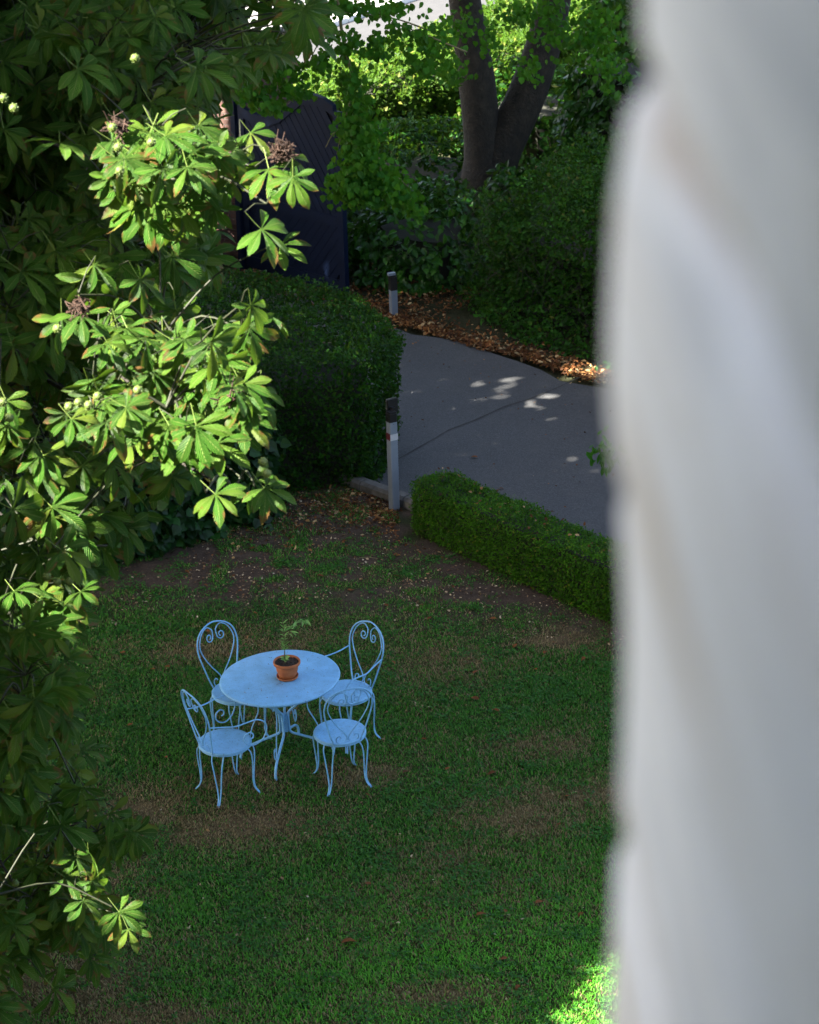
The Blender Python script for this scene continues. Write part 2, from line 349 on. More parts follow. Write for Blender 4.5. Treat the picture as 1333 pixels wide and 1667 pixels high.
# crack across the driveway: thin irregular strip
cp = [on_level(px, py, .027) for px, py in ((600,772),(648,747),(700,718),(730,700),(775,683),(820,662),(860,650),(905,632),(960,606),(1010,590))]
mb = MB(); vs_ = []; fs = []
k = 0
for i in range(len(cp)-1):
    for t in np.linspace(0, 1, 7)[:-1]:
        p = cp[i].lerp(cp[i+1], t); wd = .008 + .014*random.random(); off = random.uniform(-.012, .012)
        vs_ += [(p.x+off, p.y-wd+off, .027), (p.x+off, p.y+wd+off, .027)]
        if k: fs.append((2*k-2, 2*k, 2*k+1, 2*k-1))
        k += 1
mb.add(vs_, fs).build('crack', M['joint'], drive)
# kerb stones along the lawn side by the sensor post
kerb = structure(link(bpy.data.objects.new('kerb', None)))
for i in range(5):
    a0 = -1.9 + i * .62; m_ = MB()
    pr = [(0,-.13),(.095,-.13),(.125,-.10),(.13,-.02),(.115,0),(0,0)]
    A = dw(a0 + .006, 0); B = dw(a0 + .614, 0); vs2 = []
    for P in (A, B):
        for z, c in pr: vs2.append((P[0]+DN.x*c, P[1]+DN.y*c, z - .01))
    n_ = len(pr); m_.add(vs2, [tuple(range(n_)), tuple(range(2*n_-1, n_-1, -1))] + [(q, n_+q, n_+(q+1) % n_, (q+1) % n_) for q in range(n_)])
    m_.build('kerb_stone', M['kerb'], kerb)

# --- the street beyond the boundary wall: wall line direction WD, towards the street WN
WD = Vector((.57, .82, 0)).normalized(); WN = Vector((-WD.y, WD.x, 0)); W0 = Vector((-2.13, 30.02, 0))
def wl(a, c, z=0): p = W0 + WD*a + WN*c; return (p.x, p.y, z)
structure(MB().add([wl(-60, 4.9, .012), wl(-60, 7.5, .012), wl(80, 7.5, .012), wl(80, 4.9, .012)], [(3,2,1,0)]).build('street', M['street']))
structure(MB().add([wl(-60, 7.62, .09), wl(-60, 40, .09), wl(80, 40, .09), wl(80, 7.62, .09)], [(3,2,1,0)]).build('pavement', M['pavement']))
kb = structure(link(bpy.data.objects.new('street_kerb', None)))
for i in range(22):
    a0 = -8 + i*1.5; pts = [wl(a0+.01, 7.5)[:2], wl(a0+1.49, 7.5)[:2], wl(a0+1.49, 7.62)[:2], wl(a0+.01, 7.62)[:2]]
    MB().prism(pts, 0, .11).build('kerb_stone', M['marking'], kb)

# ---------------------------------------------------------------- hedges and shrubs
def point_in(poly, x, y):
    ins = np.zeros(len(x), bool); n = len(poly)
    for i in range(n):
        x0, y0 = poly[i]; x1, y1 = poly[(i+1) % n]
        c = ((y0 > y) != (y1 > y)) & (x < (x1-x0)*(y-y0)/((y1-y0) if y1 != y0 else 1e-9) + x0); ins ^= c
    return ins
def edge_dist(poly, x, y):
    best = np.full(len(x), 9e9); nx = np.zeros(len(x)); ny = np.zeros(len(x)); n = len(poly)
    for i in range(n):
        a = np.array(poly[i]); b = np.array(poly[(i+1) % n]); e = b-a; L = np.dot(e, e)
        t = np.clip(((x-a[0])*e[0]+(y-a[1])*e[1])/L, 0, 1); qx = a[0]+t*e[0]; qy = a[1]+t*e[1]
        dd = np.hypot(x-qx, y-qy); m = dd < best; best = np.where(m, dd, best)
        nn = np.array([e[1], -e[0]]) / sqrt(L); nx = np.where(m, nn[0], nx); ny = np.where(m, nn[1], ny)
    return best, nx, ny
def shell_points(poly, h, n, hvar=.06, rnd=.18, bulge=.08, seed=0, topfrac=None, hfun=None, z0=0.02, flare=0.0):
    """points and outward normals on the skin of a clipped hedge standing on the plan polygon (counter-clockwise)"""
    P = np.array(poly); per = np.roll(P, -1, 0) - P; L = np.hypot(per[:, 0], per[:, 1]); area = .5*abs(np.sum(P[:,0]*np.roll(P[:,1],-1)-P[:,1]*np.roll(P[:,0],-1)))
    wall = L.sum()*h; ft = area/(area+wall) if topfrac is None else topfrac
    nt_ = int(n*ft); nw = n-nt_
    X = np.empty(0); Y = np.empty(0)
    while len(X) < nt_:
        x = rng.uniform(P[:,0].min(), P[:,0].max(), nt_*2); y = rng.uniform(P[:,1].min(), P[:,1].max(), nt_*2); m = point_in(poly, x, y); X = np.append(X, x[m]); Y = np.append(Y, y[m])
    X = X[:nt_]; Y = Y[:nt_]; dd, nx, ny = edge_dist(poly, X, Y)
    hh = hfun(X, Y) if hfun is not None else h
    drop = np.clip(1-dd/rnd, 0, 1); Z = hh - rnd*(1-np.sqrt(np.clip(1-drop**2, 0, 1)))*.8
    Z = Z + hvar*(vnoise(X, Y, .5, seed)*2-1) + hvar*.5*(vnoise(X, Y, .13, seed+5)*2-1)
    NT = np.stack([nx*drop, ny*drop, np.ones(nt_)*(1.05-drop)], 1); PT = np.stack([X, Y, Z], 1)
    s = rng.choice(len(L), nw, p=L/L.sum()); t = rng.random(nw); A = P[s]+per[s]*t[:, None]; nn = np.stack([per[s][:,1], -per[s][:,0]], 1)/L[s][:, None]
    zz = rng.random(nw); hh = hfun(A[:,0], A[:,1]) if hfun is not None else h
    Z = z0+zz*(hh-rnd*.4-z0)
    off = bulge*(vnoise(A[:,0]*1.3+A[:,1], Z, .45, seed+2)*2-1) + .5*bulge*(vnoise(A[:,0]+A[:,1]*1.1, Z, .14, seed+3)*2-1) - np.clip(zz-.8, 0, 1)*rnd*.9
    off = off + flare*(zz**1.5-1)
    PW = np.stack([A[:,0]+nn[:,0]*off, A[:,1]+nn[:,1]*off, Z], 1); NW = np.concatenate([nn, np.full((nw,1), .25)], 1)
    return np.concatenate([PT, PW]), np.concatenate([NT, NW])
def hedge_foliage(name, poly, h, n, size, mat, parent, T=T_DIA, F=F_DIA, depth=.07, spread=.8, shag=.05, **kw):
    P, N = shell_points(poly, h, n, **kw)
    N = N/np.linalg.norm(N, axis=1, keepdims=True)
    P = P - N*(rng.random(len(P))**1.5*depth)[:, None] + N*(rng.random(len(P))**5*shag)[:, None]
    nr = N + spread*randn(len(P))*.6 + np.array([0,0,.35]); tip = N*.6 + randn(len(P))*.8 + np.array([0,0,-.1])
    V, Fq = scatter(T, F, P, frames(tip, nr), size*rng.uniform(.6, 1.35, len(P)))
    return stuff(mesh_obj(name, np_mesh(name, V, Fq, mat, False), parent))
def hedge_core(poly, h, parent, inset=.12, hfun=None):
    c = np.mean(np.array(poly), 0); P = np.array(poly, float); n = len(P); Q = []
    for i in range(n):
        a, b, c2 = P[i-1], P[i], P[(i+1) % n]
        n1 = np.array([(b-a)[1], -(b-a)[0]]); n1 = n1/np.hypot(*n1); n2 = np.array([(c2-b)[1], -(c2-b)[0]]); n2 = n2/np.hypot(*n2)
        m = (n1+n2); m = m/max(np.hypot(*m), .3); Q.append(tuple(b-m*inset*1.15))
    MB().prism(Q, 0, h-inset).build('branches', M['core'], parent)  # solid dark block standing in for the shaded inside behind the leaves

# low clipped box hedge along the driveway
lh = thing('low_hedge', 'low clipped box hedge with a rounded near end, running between lawn and driveway', 'hedge', (.9, 20.4, 0))
def R4(a, c): return dw(a, c)[:2]
def local(poly, o): return [(x-o.location.x, y-o.location.y) for x, y in poly]
def rounded(pts, r=.12, k=3):
    out = []; n = len(pts)
    for i in range(n):
        a, b, c = (np.array(pts[j % n], float) for j in (i-1, i, i+1))
        u = (a-b)/np.hypot(*(a-b)); v = (c-b)/np.hypot(*(c-b)); p = b+u*r; q = b+v*r
        for t in np.linspace(0, 1, k+1): out.append(tuple((1-t)**2*p + 2*t*(1-t)*b + t*t*q))
    return out
lhp = [on_level(655,864)[:2], on_level(1012,1030)[:2]]
A = np.array(lhp[0]); B = np.array(lhp[1]); e = (B-A)/np.hypot(*(B-A)); nrm = np.array([-e[1], e[0]])
A = A + nrm*.02 + e*.05; B2 = A + e*7.0
low_poly = rounded([tuple(A), tuple(B2), tuple(B2+nrm*.50), tuple(A+nrm*.50+e*.02)], .17)
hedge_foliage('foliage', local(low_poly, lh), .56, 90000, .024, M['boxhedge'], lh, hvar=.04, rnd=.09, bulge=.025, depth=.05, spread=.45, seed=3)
hedge_core(local(low_poly, lh), .56, lh, .055)
# dead leaves caught on top of the hedge
P, N = shell_points(local(low_poly, lh), .58, 900, hvar=.02, rnd=.09, topfrac=.9, seed=3); P = P[P[:, 2] > .5]; P[:, 2] += .015
V, Fq = scatter(T_OVA, F_OVA, P, frames(randn(len(P))*[1,1,.3], randn(len(P))*.4+[0,0,1]), rng.uniform(.025, .055, len(P)))
keep = None
stuff(mesh_obj('dry_leaves', np_mesh('dry_leaves', V[:7*170], Fq[:3*170], M['litter']), lh))

# tall clipped hedge left of the driveway
bh = thing('tall_hedge', 'tall thick dark green clipped hedge behind the sensor post, left of the driveway', 'hedge', (-1.5, 23.2, 0))
big_poly = rounded([(-.26,22.25), (.06,22.95), (-.5,24.6), (-1.9,25.4), (-7.5,25.2), (-7.5,21.2), (-2.6,21.75), (-1.5,22.15)], .3)[::1]
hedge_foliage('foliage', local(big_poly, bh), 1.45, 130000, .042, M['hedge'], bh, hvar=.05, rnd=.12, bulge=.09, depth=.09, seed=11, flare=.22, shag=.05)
hedge_core(local(big_poly, bh), 1.41, bh, .34)

def ivy_leaves(parent, poly, h, n, size, mat, T=T_HRT, F=F_HRT, nobj=0, name='foliage', hang=True, **kw):
    P, N = shell_points(poly, h, n, **kw); N = N/np.linalg.norm(N, axis=1, keepdims=True)
    P = P + N*(rng.random(len(P))**2*.12-.04)[:, None]
    tip = N*.5 + randn(len(P))*.55 + np.array([0,0,-.55 if hang else .3]); nr = N + randn(len(P))*.4 + np.array([0,0,.5])
    R = frames(tip, nr); S = size*rng.uniform(.6, 1.3, len(P))
    if nobj:
        px, py, dep = to_px(P + np.array(parent.location)); vis = (px > 0) & (px < 1000) & (py > 0) & (py < 1667) & (N[:, 1] < .2)
        order = np.where(vis)[0][:nobj]
        me = np_mesh('leaf', T, F, mat)
        for i in order:
            o = bpy.data.objects.new('leaf', me); o.matrix_local = Matrix.Translation(P[i]) @ Matrix(R[i].tolist()).to_4x4() @ Matrix.Scale(float(S[i]), 4); link(o, parent)
        m = np.ones(len(P), bool); m[order] = False; P, R, S = P[m], R[m], S[m]
    V, Fq = scatter(T, F, P, R, S); stuff(mesh_obj(name, np_mesh(name, V, Fq, mat), parent))
iv = thing('ivy_bank', 'dark ivy growing over the foot of the hedge under the chestnut branches', 'ivy', (-2.6, 21.3, 0))
ivp = rounded([(-6,20.2), (-2.9,20.75), (-1.35,21.75), (-1.3,22.3), (-2.6,22.1), (-6,21.6)], .25)
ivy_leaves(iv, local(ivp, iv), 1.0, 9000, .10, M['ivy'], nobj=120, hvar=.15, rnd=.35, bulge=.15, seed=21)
hedge_core(local(ivp, iv), .85, iv, .25)

# shrubs on the far side of the driveway
sh = thing('privet_shrub', 'large unclipped dark shrub with bare twigs showing, along the far side of the driveway', 'shrub', (3.0, 27.5, 0))
shp = rounded([dw(-3.1,4.75)[:2], dw(-2.2,4.5)[:2], dw(-.6,4.5)[:2], dw(9.5,4.5)[:2], dw(9.5,7.5)[:2], dw(-2.2,7.0)[:2], dw(-3.0,5.8)[:2]], .4)
def shh(x, y): return 1.35 + .6*(vnoise(x, y, .8, 31)) + .15*np.clip((x + 1.5)/1.5, -1, 1)
hedge_foliage('foliage', local(shp, sh), 2.1, 150000, .055, M['shrub'], sh, T=T_DIA, F=F_DIA, hvar=.22, rnd=.45, bulge=.28, depth=.16, shag=.30, seed=33, hfun=shh)
hedge_core(local(shp, sh), 1.3, sh, .4)
mb = MB()
for i in range(130):       # bare twigs in front of the leaves
    a = random.uniform(-3.0, 1.0); z = random.uniform(.25, 1.7); p = Vector(dw(a, 4.5 - random.uniform(-.02, .18), z)) - sh.location
    q = Vector((random.uniform(-.35,.35), random.uniform(-.2,.1), random.uniform(.15,.5)))
    mb.tube([p, p+q*.5+Vector((random.uniform(-.05,.05),0,random.uniform(-.03,.05))), p+q], [.004,.003,.0015], 4, False)
stuff(mb.build('twigs', M['bark'], sh))

def shrub(name, label, cx, cy, rx, ry, h, n, size, mat, T=T_OVA, F=F_OVA, nobj=0, seed=0, z0=.02, core=True, lean=0):
    o = thing(name, label, 'shrub', (cx, cy, 0)); k = 14
    poly = [(rx*cos(2*pi*i/k)*(1+.12*sin(3*i+seed)), ry*sin(2*pi*i/k)*(1+.12*cos(2*i+seed))) for i in range(k)]
    def hf(x, y): return h*(.72+.28*np.sqrt(np.clip(1-(x/rx)**2-(y/ry)**2, 0, 1))) + .15*(vnoise(x, y, .4, seed)-.5)
    ivy_leaves(o, poly, h, n, size, mat, T, F, nobj, hang=True, hvar=.12, rnd=min(rx, ry)*.5, bulge=.2, seed=seed, hfun=hf)
    if core: hedge_core(poly, h*.72, o, min(rx, ry)*.25)
    return o
shrub('laurel_shrub', 'glossy large-leaved laurel just right of the far sensor post, under the lime branches', .35, 29.6, .85, .75, 1.05, 2600, .12, M['laurel'], nobj=90, seed=41)
shrub('rhododendron_shrub', 'tall shrub of long drooping leaves right of the forked tree trunk', 3.9, 32.2, 1.5, 1.0, 3.0, 5500, .15, M['laurel'], nobj=90, seed=43)
shrub('young_laurel_shrub', 'bright green shoots of young laurel at the foot of the forked tree', 1.75, 30.9, .6, .5, .95, 1500, .12, M['laurel'], nobj=60, seed=44)
shrub('viburnum_shrub', 'broad low shrub between the open gate and the forked tree, before the street hedge', .1, 33.0, 1.5, 1.3, .95, 6500, .10, M['shrub'], nobj=60, seed=45)
shrub('spindle_shrub', 'dark low shrub behind the forked trunk, under the right stem', 2.3, 35.4, 1.3, .9, 1.25, 3500, .11, M['shrub'], seed=49)
shrub('elder_shrub', 'dark shrub filling the gap behind the free end of the gate', -1.0, 32.0, .8, .8, .8, 3500, .10, M['ivy'], seed=46)
shrub('holly_shrub', 'tall dark leafy shrub at the upper right beside the wall edge', 4.7, 36.5, 1.7, 1.4, 3.6, 9000, .13, M['shrub'], seed=47)
shrub('hazel_shrub', 'dark shrub left of the brick pillar behind the chestnut leaves', -4.3, 29.2, 1.6, 1.4, 2.1, 6000, .12, M['ivy'], seed=48)

# sunlit hedge beside the street
rh = thing('street_hedge', 'broad hedge beside the street, sunlit yellow-green on top and dark on its garden side', 'hedge', (1.5, 38.5, 0))
rhp = rounded([wl(1.7, 1.9)[:2], wl(5.6, 1.6)[:2], wl(8, .9)[:2], wl(22, .9)[:2], wl(22, 3.25)[:2], wl(1.7, 3.25)[:2]], .25)
hedge_foliage('foliage', local(rhp, rh), 1.08, 90000, .085, M['roadhedge'], rh, T=T_DIA, F=F_DIA, hvar=.09, rnd=.25, bulge=.12, depth=.12, shag=.12, seed=51)
hedge_core(local(rhp, rh), 1.04, rh, .2)

# ---------------------------------------------------------------- brick pillar and wall
bw = thing('brick_wall', 'dark red brick garden wall ending in a pillar where the gate hangs', 'wall', (W0.x, W0.y, 0))
bw.rotation_euler = (0, 0, atan2(WD.y, WD.x))      # local x along wall (away), local y towards the street
BH, BL, GAP = .062, .21, .011
brick_me = {}
def brick(x, y, z, lx, ly):
    key = (round(lx, 3), round(ly, 3), random.randrange(2))
    if key not in brick_me:
        j = lambda: random.uniform(-.002, .002)
        v = [(sx*lx/2+j(), sy*ly/2+j(), sz*BH/2+j()) for sz in (-1, 1) for sx, sy in ((-1,-1),(1,-1),(1,1),(-1,1))]
        brick_me[key] = MB().add(v, [(0,3,2,1),(4,5,6,7),(0,1,5,4),(1,2,6,5),(2,3,7,6),(3,0,4,7)]).mesh('brick', M['brick'])
    o = bpy.data.objects.new('brick', brick_me[key]); o.location = (x, y, z); link(o, bw)
PH = 3.05; courses = int(PH/(BH+GAP)); nb = 0
# pillar 0.44 square: local x 0..0.44, y 0..0.44 ; wall beyond: y .05..0.27
cells = []
for c in range(courses):
    z = (c+.5)*(BH+GAP)
    if c % 2: cells += [(.11, .05, z, .21, .10), (.33, .05, z, .21, .10), (.05, .216, z, .10, .21), (.05, .386, z, .10, .105)]
    else: cells += [(.05, .11, z, .10, .21), (.05, .33, z, .10, .21), (.21, .05, z, .21, .10), (.38, .05, z, .11, .10)]
near = [c for c in cells if c[2] > .1]
walls = []
for c in range(courses-4):
    z = (c+.5)*(BH+GAP); off = .11 if c % 2 else 0
    x = .44 + .006 - off + .1
    while x < 1.22:
        walls.append((x+.105, .10, z, .21, .10)); x += BL+GAP
walls.sort(key=lambda c: (c[0] > 1.3, -c[2]))
for c in near: brick(*c)
left = 298-len(near)
print('pillar bricks', len(near))
for c in walls[:left]: brick(*c)
mbr = MB()
for x, y, z, lx, ly in walls[left:]: mbr.box(x-lx/2, y-ly/2, z-BH/2, x+lx/2, y+ly/2, z+BH/2)
for c in [c for c in cells if c[2] <= .1]: mbr.box(c[0]-c[3]/2, c[1]-c[4]/2, c[2]-BH/2, c[0]+c[3]/2, c[1]+c[4]/2, c[2]+BH/2)
stuff(mbr.build('lower_bricks', M['brick'], bw))
MB().box(.008, .008, 0, .434, .434, PH-.01).box(.44, .058, 0, 1.42, .26, PH-.27).build('mortar', M['brickmortar'], bw)
MB().box(-.03, -.03, PH, .47, .47, PH+.07).box(.48, .02, PH-.27, 1.45, .30, PH-.19).build('coping', M['kerb'], bw)

# ---------------------------------------------------------------- gate leaf, open
GA = Vector((-2.0, 29.86, 0)); GB = Vector((-.69, 28.59, 0)); GL = (GB-GA).length
gt = thing('gate', 'dark blue metal gate leaf standing open, diagonal boards and a swept top rail', 'gate', GA, atan2((GB-GA).y, (GB-GA).x))
def gtop(u):
    pts = [(0,2.20),(.3,2.13),(.55,2.14),(.75,2.22),(.95,2.36),(1.15,2.50),(1.35,2.545),(1.55,2.52),(1.75,2.44),(2.0,2.36)]
    for (a, b), (c, d) in zip(pts, pts[1:]):
        if a <= u <= c: t = (u-a)/(c-a); return b+(d-b)*t
    return pts[-1][1]
G0, G1, ZB, ZM = .06, GL-.055, .20, .98
MB().box(.0,-.035,.06,.10,.035,2.28).build('stile', M['gate'], gt)
MB().box(GL-.10,-.035,.06,GL,.035,2.38).build('stile', M['gate'], gt)
MB().box(.10,-.035,.08,GL-.10,.035,.23).build('bottom_rail', M['gate'], gt)
MB().box(.10,-.035,.92,GL-.10,.035,1.06).build('middle_rail', M['gate'], gt)
mb = MB(); us = np.linspace(.10, GL-.10, 40); vv = []
for u in us: vv += [(u,-.035,gtop(u)-.13), (u,.035,gtop(u)-.13), (u,.035,gtop(u)), (u,-.035,gtop(u))]
mb.add(vv, [(i*4+k, i*4+(k+1) % 4, i*4+4+(k+1) % 4, i*4+4+k) for i in range(len(us)-1) for k in range(4)] + [(0,3,2,1), tuple(4*(len(us)-1)+k for k in range(4))])
mb.build('top_rail', M['gate'], gt)
mb = MB()
vv = []; 
for u in us: vv += [(u, 0, .2), (u, 0, gtop(u)-.05)]
mb.add(vv, [(2*i, 2*i+2, 2*i+3, 2*i+1) for i in range(len(us)-1)]).build('back_panel', M['gatejoint'], gt)
def board(p0, d, inside, w=.096):
    """diagonal board: centre line through p0 along d, cut where it leaves the panel"""
    nx, ny = -d[1], d[0]; q = []
    for s in (-.5, .5):
        o = (p0[0]+nx*s*w, p0[1]+ny*s*w); ts = [t for t in np.linspace(-3.5, 3.5, 701) if inside(o[0]+d[0]*t, o[1]+d[1]*t)]
        if len(ts) < 6: return
        q.append([(o[0]+d[0]*t, o[1]+d[1]*t) for t in (ts[0], ts[-1])])
    (a, b), (c, e_) = q; pl = [a, b, e_, c]; cx = sum(p[0] for p in pl)/4; cz = sum(p[1] for p in pl)/4
    ar = .5*sum(pl[i][0]*pl[(i+1) % 4][1]-pl[(i+1) % 4][0]*pl[i][1] for i in range(4))
    if ar < 0: pl = pl[::-1]
    ins = [(cx+(x-cx)*(1-.10 if 0 else 1), z) for x, z in pl]; m_ = MB()
    f = [(x, -.018, z) for x, z in ins]; r = [(x, -.002, z) for x, z in ins]
    m_.add(f + r, [(0,1,2,3), (7,6,5,4), (0,4,5,1), (1,5,6,2), (2,6,7,3), (3,7,4,0)])
    m_.build('board', M['gate'], gt)
up_in = lambda x, z: .085 < x < GL-.085 and 1.04 < z < gtop(x)-.10
lo_in = lambda x, z: .085 < x < GL-.085 and .21 < z < .94
dd_ = (sin(radians(35)), -cos(radians(35)))
for k in np.arange(-1.5, 4, .104/cos(radians(35))): board((k, 1.6), dd_, up_in)
dd_ = (cos(radians(50)), sin(radians(50)))
for k in np.arange(-1.5, 4, .100/sin(radians(50))): board((k, .6), dd_, lo_in)
gp = thing('gate_post', 'slender dark blue hinge post between the open gate and the brick pillar', 'post', (GA.x-.07, GA.y+.05, 0), gt.rotation_euler[2])
MB().box(-.04,-.04,0,.04,.04,2.33).build('shaft', M['gate'], gp)
MB().box(-.048,-.048,2.33,.048,.048,2.37).build('cap', M['gate'], gp)
for z in (.5, 1.9): MB().tube([(.045,-.01,z-.06), (.045,-.01,z+.06)], .014, 8).build('hinge', M['gate'], gp)

# ---------------------------------------------------------------- sensor posts
def post(name, label, base, h, rz, second=False):
    o = thing(name, label, 'post', base, rz, 'sensor posts beside the driveway'); s = .042
    mb = MB(); c = .006
    oc = [(-s,-s+c),(-s+c,-s),(s-c,-s),(s,-s+c),(s,s-c),(s-c,s),(-s+c,s),(-s,s-c)]
    split = h-.105 if not second else h-.19
    mb.prism(oc, -.03, split).build('shaft', M['alu'], o)
    MB().prism([(x*1.03, y*1.03) for x, y in oc], split, h-.02).prism([(x*.9, y*.9) for x, y in oc], h-.02, h).build('cap', M['black'], o)
    if not second:
        MB().box(-s-.001,-s-.0015,split-.19,s+.0015,-s+.0,split-.125).build('white_sticker', M['white'], o)
        MB().box(-s-.0015,-s,split-.19,-s,s,split-.12).build('red_sticker', M['red'], o)
        MB().lathe([(0,0),(.006,0),(.006,.002),(0,.002)], 8, (0,-s-.001,split-.02)).build('screw', M['black'], o)
        mb = MB().box(.0, .055, h-.05, .11, .085, h+.09); mb.build('sensor_housing', M['black'], o)
        MB().box(-.004, .088, h-.055, .115, .096, h+.095).build('sensor_plate', M['kerb'], o)
        MB().box(.02, .0, h-.012, .05, .06, h+.022).build('sensor_arm', M['black'], o)
    else:
        MB().box(-s-.02,-.03,h,.03,.02,h+.03).build('sensor_housing', M['alu'], o)
    return o
post('sensor_post', 'slim grey square post with black cap and white sticker beside the low hedge end', (-.15, 21.9, 0), 1.06, radians(30))
post('sensor_post', 'shorter pale post with long black upper part, in dead leaves by the gate end', (-.12, 27.85, 0), .54, radians(22), True)

# ================================================================ FURNITURE
def spiral(c, r0, r1, a0, a1, n, ax, ay):
    out = []
    for i in range(n+1):
        t = i/n; r = r0+(r1-r0)*t; a = a0+(a1-a0)*t; out.append(Vector(c)+Vector(ax)*(r*cos(a))+Vector(ay)*(r*sin(a)))
    return out
def smooth_path(pts, n=8):
    pts = [Vector(p) for p in pts]; out = []; P = [pts[0]*2-pts[1]] + pts + [pts[-1]*2-pts[-2]]
    for i in range(1, len(P)-2):
        a, b, c, d = P[i-1], P[i], P[i+1], P[i+2]
        for k in range(n):
            t = k/n; out.append(.5*((2*b)+(-a+c)*t+(2*a-5*b+4*c-d)*t*t+(-a+3*b-3*c+d)*t**3))
    out.append(pts[-1]); return out
WR = .0058
def build_chair(name, label, loc, rz, arms, s=1.0):
    """chair facing local +y, back at -y"""
    o = thing(name, label, 'chair', loc, rz, 'pale blue wrought-iron garden chairs'); o.scale = (s, s, s)
    sz = .455; R = .208
    MB().lathe([(0,-.010),(R*.6,-.009),(R*.9,-.003),(R*.985,-.001),(R,-.007),(R*1.0,-.018),(R*.97,-.020),(R*.9,-.016),(0,-.022)], 48, (0,0,sz)).build('seat', M['blue'], o, True)
    MB().tube([(R*.97*cos(a), R*.97*sin(a), sz-.026) for a in np.linspace(0, 2*pi, 41)], .006, 6, False).build('seat_ring', M['blue'], o, True)
    def bk(x, z):                              # back plane leans backwards with height
        z = .45+(z-.45)*1.14; return Vector((x*1.03, -.165-.095*((z-.45)/.45)-.02*(1-abs(x)/.2), z))
    hoop = [(-.105,.445),(-.135,.52),(-.165,.62),(-.186,.70),(-.190,.76),(-.168,.83),(-.105,.882),(0,.905),(.105,.882),(.168,.83),(.190,.76),(.186,.70),(.165,.62),(.135,.52),(.105,.445)]
    MB().tube(smooth_path([bk(*p) for p in hoop], 6), WR*1.15, 8).build('back_hoop', M['blue'], o, True)
    for sx in (-1, 1):                         # one half of the heart
        rest = [(.010,.815),(.022,.855),(.065,.882),(.120,.855),(.155,.80),(.163,.745),(.135,.675),(.085,.60),(.030,.535),(.010,.50)]
        tail = [(.008,.475),(.030,.452),(.065,.450),(.088,.472),(.084,.500),(.062,.508),(.052,.492)]
        sp = []
        for i in range(19):
            t = i/18; a = radians(-260 + 440*t) ; r = .011+.025*t
            sp.append((.055+r*cos(a+0), .805-r*sin(a)))
        # spiral ends pointing at angle 180 (towards the centre line), going up
        pth = [bk(sx*x, z) for x, z in sp] + smooth_path([bk(sx*x, z) for x, z in [(.016,.832)]+rest[1:]+tail], 6)
        MB().tube(pth, WR*.85, 6).build('back_scroll', M['blue'], o, True)
    for qx, qy in ((-1,-1),(1,-1),(-1,1),(1,1)):
        a = atan2(qy, qx*.95); rad = Vector((cos(a), sin(a), 0)); tan_ = Vector((-sin(a), cos(a), 0)); mb = MB()
        for s2 in (-1, 1):
            mb.tube(smooth_path([rad*(R*.90)+tan_*(s2*.046)+Vector((0,0,sz-.024)), rad*(R*1.04)+tan_*(s2*.044)+Vector((0,0,sz-.07)), rad*(R*1.06)+tan_*(s2*.032)+Vector((0,0,.30)),
                                 rad*(R*1.02)+tan_*(s2*.014)+Vector((0,0,.13)), rad*(R*1.08)+tan_*(s2*.007)+Vector((0,0,.055)), rad*(R*1.27)+tan_*(s2*.006)+Vector((0,0,.006))], 6), WR, 6)
        mb.build('leg', M['blue'], o, True)
    if arms:
        for sx in (-1, 1):
            X = lambda x, y, z: Vector((sx*x, y, z))
            p = [bk(sx*.184, .69), X(.205,-.12,.702), X(.232,-.02,.690), X(.245,.08,.700), X(.250,.16,.700), X(.250,.225,.655), X(.248,.238,.585), X(.242,.205,.515), X(.232,.145,.480)]
            q = [X(.226,.085,.492), X(.224,.050,.535), X(.226,.058,.580), X(.230,.095,.598), X(.232,.125,.578), X(.232,.125,.550), X(.231,.105,.540)]
            MB().tube(smooth_path(p+q, 8), WR, 8).build('armrest', M['blue'], o, True)
    return o
def seat_spot(px, py): p = on_level(px, py, .455); return (p.x, p.y, .0)
def yaw(dx, dy): return atan2(dy, dx) - pi/2
CH = 1.0
build_chair('garden_chair', 'blue iron chair with scrolled armrests nearest the chestnut, at the lower left of the table', seat_spot(366,1206), yaw(.84,.54), True, CH)
build_chair('garden_chair', 'blue iron chair without armrests, its back to the viewer, lower right of the table', seat_spot(553,1190), yaw(-.34,.94), False, CH)
build_chair('garden_chair', 'blue iron chair without armrests tucked far under the table, behind it on the left', seat_spot(386,1124), yaw(.60,-.72), False, CH)
build_chair('garden_chair', 'blue iron armchair behind the table on the right, farthest from the house', seat_spot(564,1125), yaw(-.72,-.69), True, CH)

tc = on_level(461, 1101, .74)
tb = thing('garden_table', 'round pale blue metal garden table on a scrolled four-legged pedestal', 'table', (tc.x, tc.y, .0))
tb.rotation_euler = (0, radians(-2.2), 0); TR = .478
MB().lathe([(0,.738),(TR*.5,.738),(TR*.97,.738),(TR,.734),(TR+.004,.726),(TR,.716),(TR-.006,.716),(TR-.012,.728),(0,.730)], 96).build('tabletop', M['blue'], tb, True)
MB().tube([(.30*cos(a), .30*sin(a), .715) for a in np.linspace(0, 2*pi, 49)], .008, 6, False).build('support_ring', M['blue'], tb, True)
MB().box(-.026,-.026,.25,.026,.026,.40).build('column_plate', M['blue'], tb)
feet = [on_level(450,1270)-Vector((tc.x,tc.y,0)), on_level(548,1232)-Vector((tc.x,tc.y,0)), on_level(397,1237)-Vector((tc.x,tc.y,0)), on_level(486,1196)-Vector((tc.x,tc.y,0))]
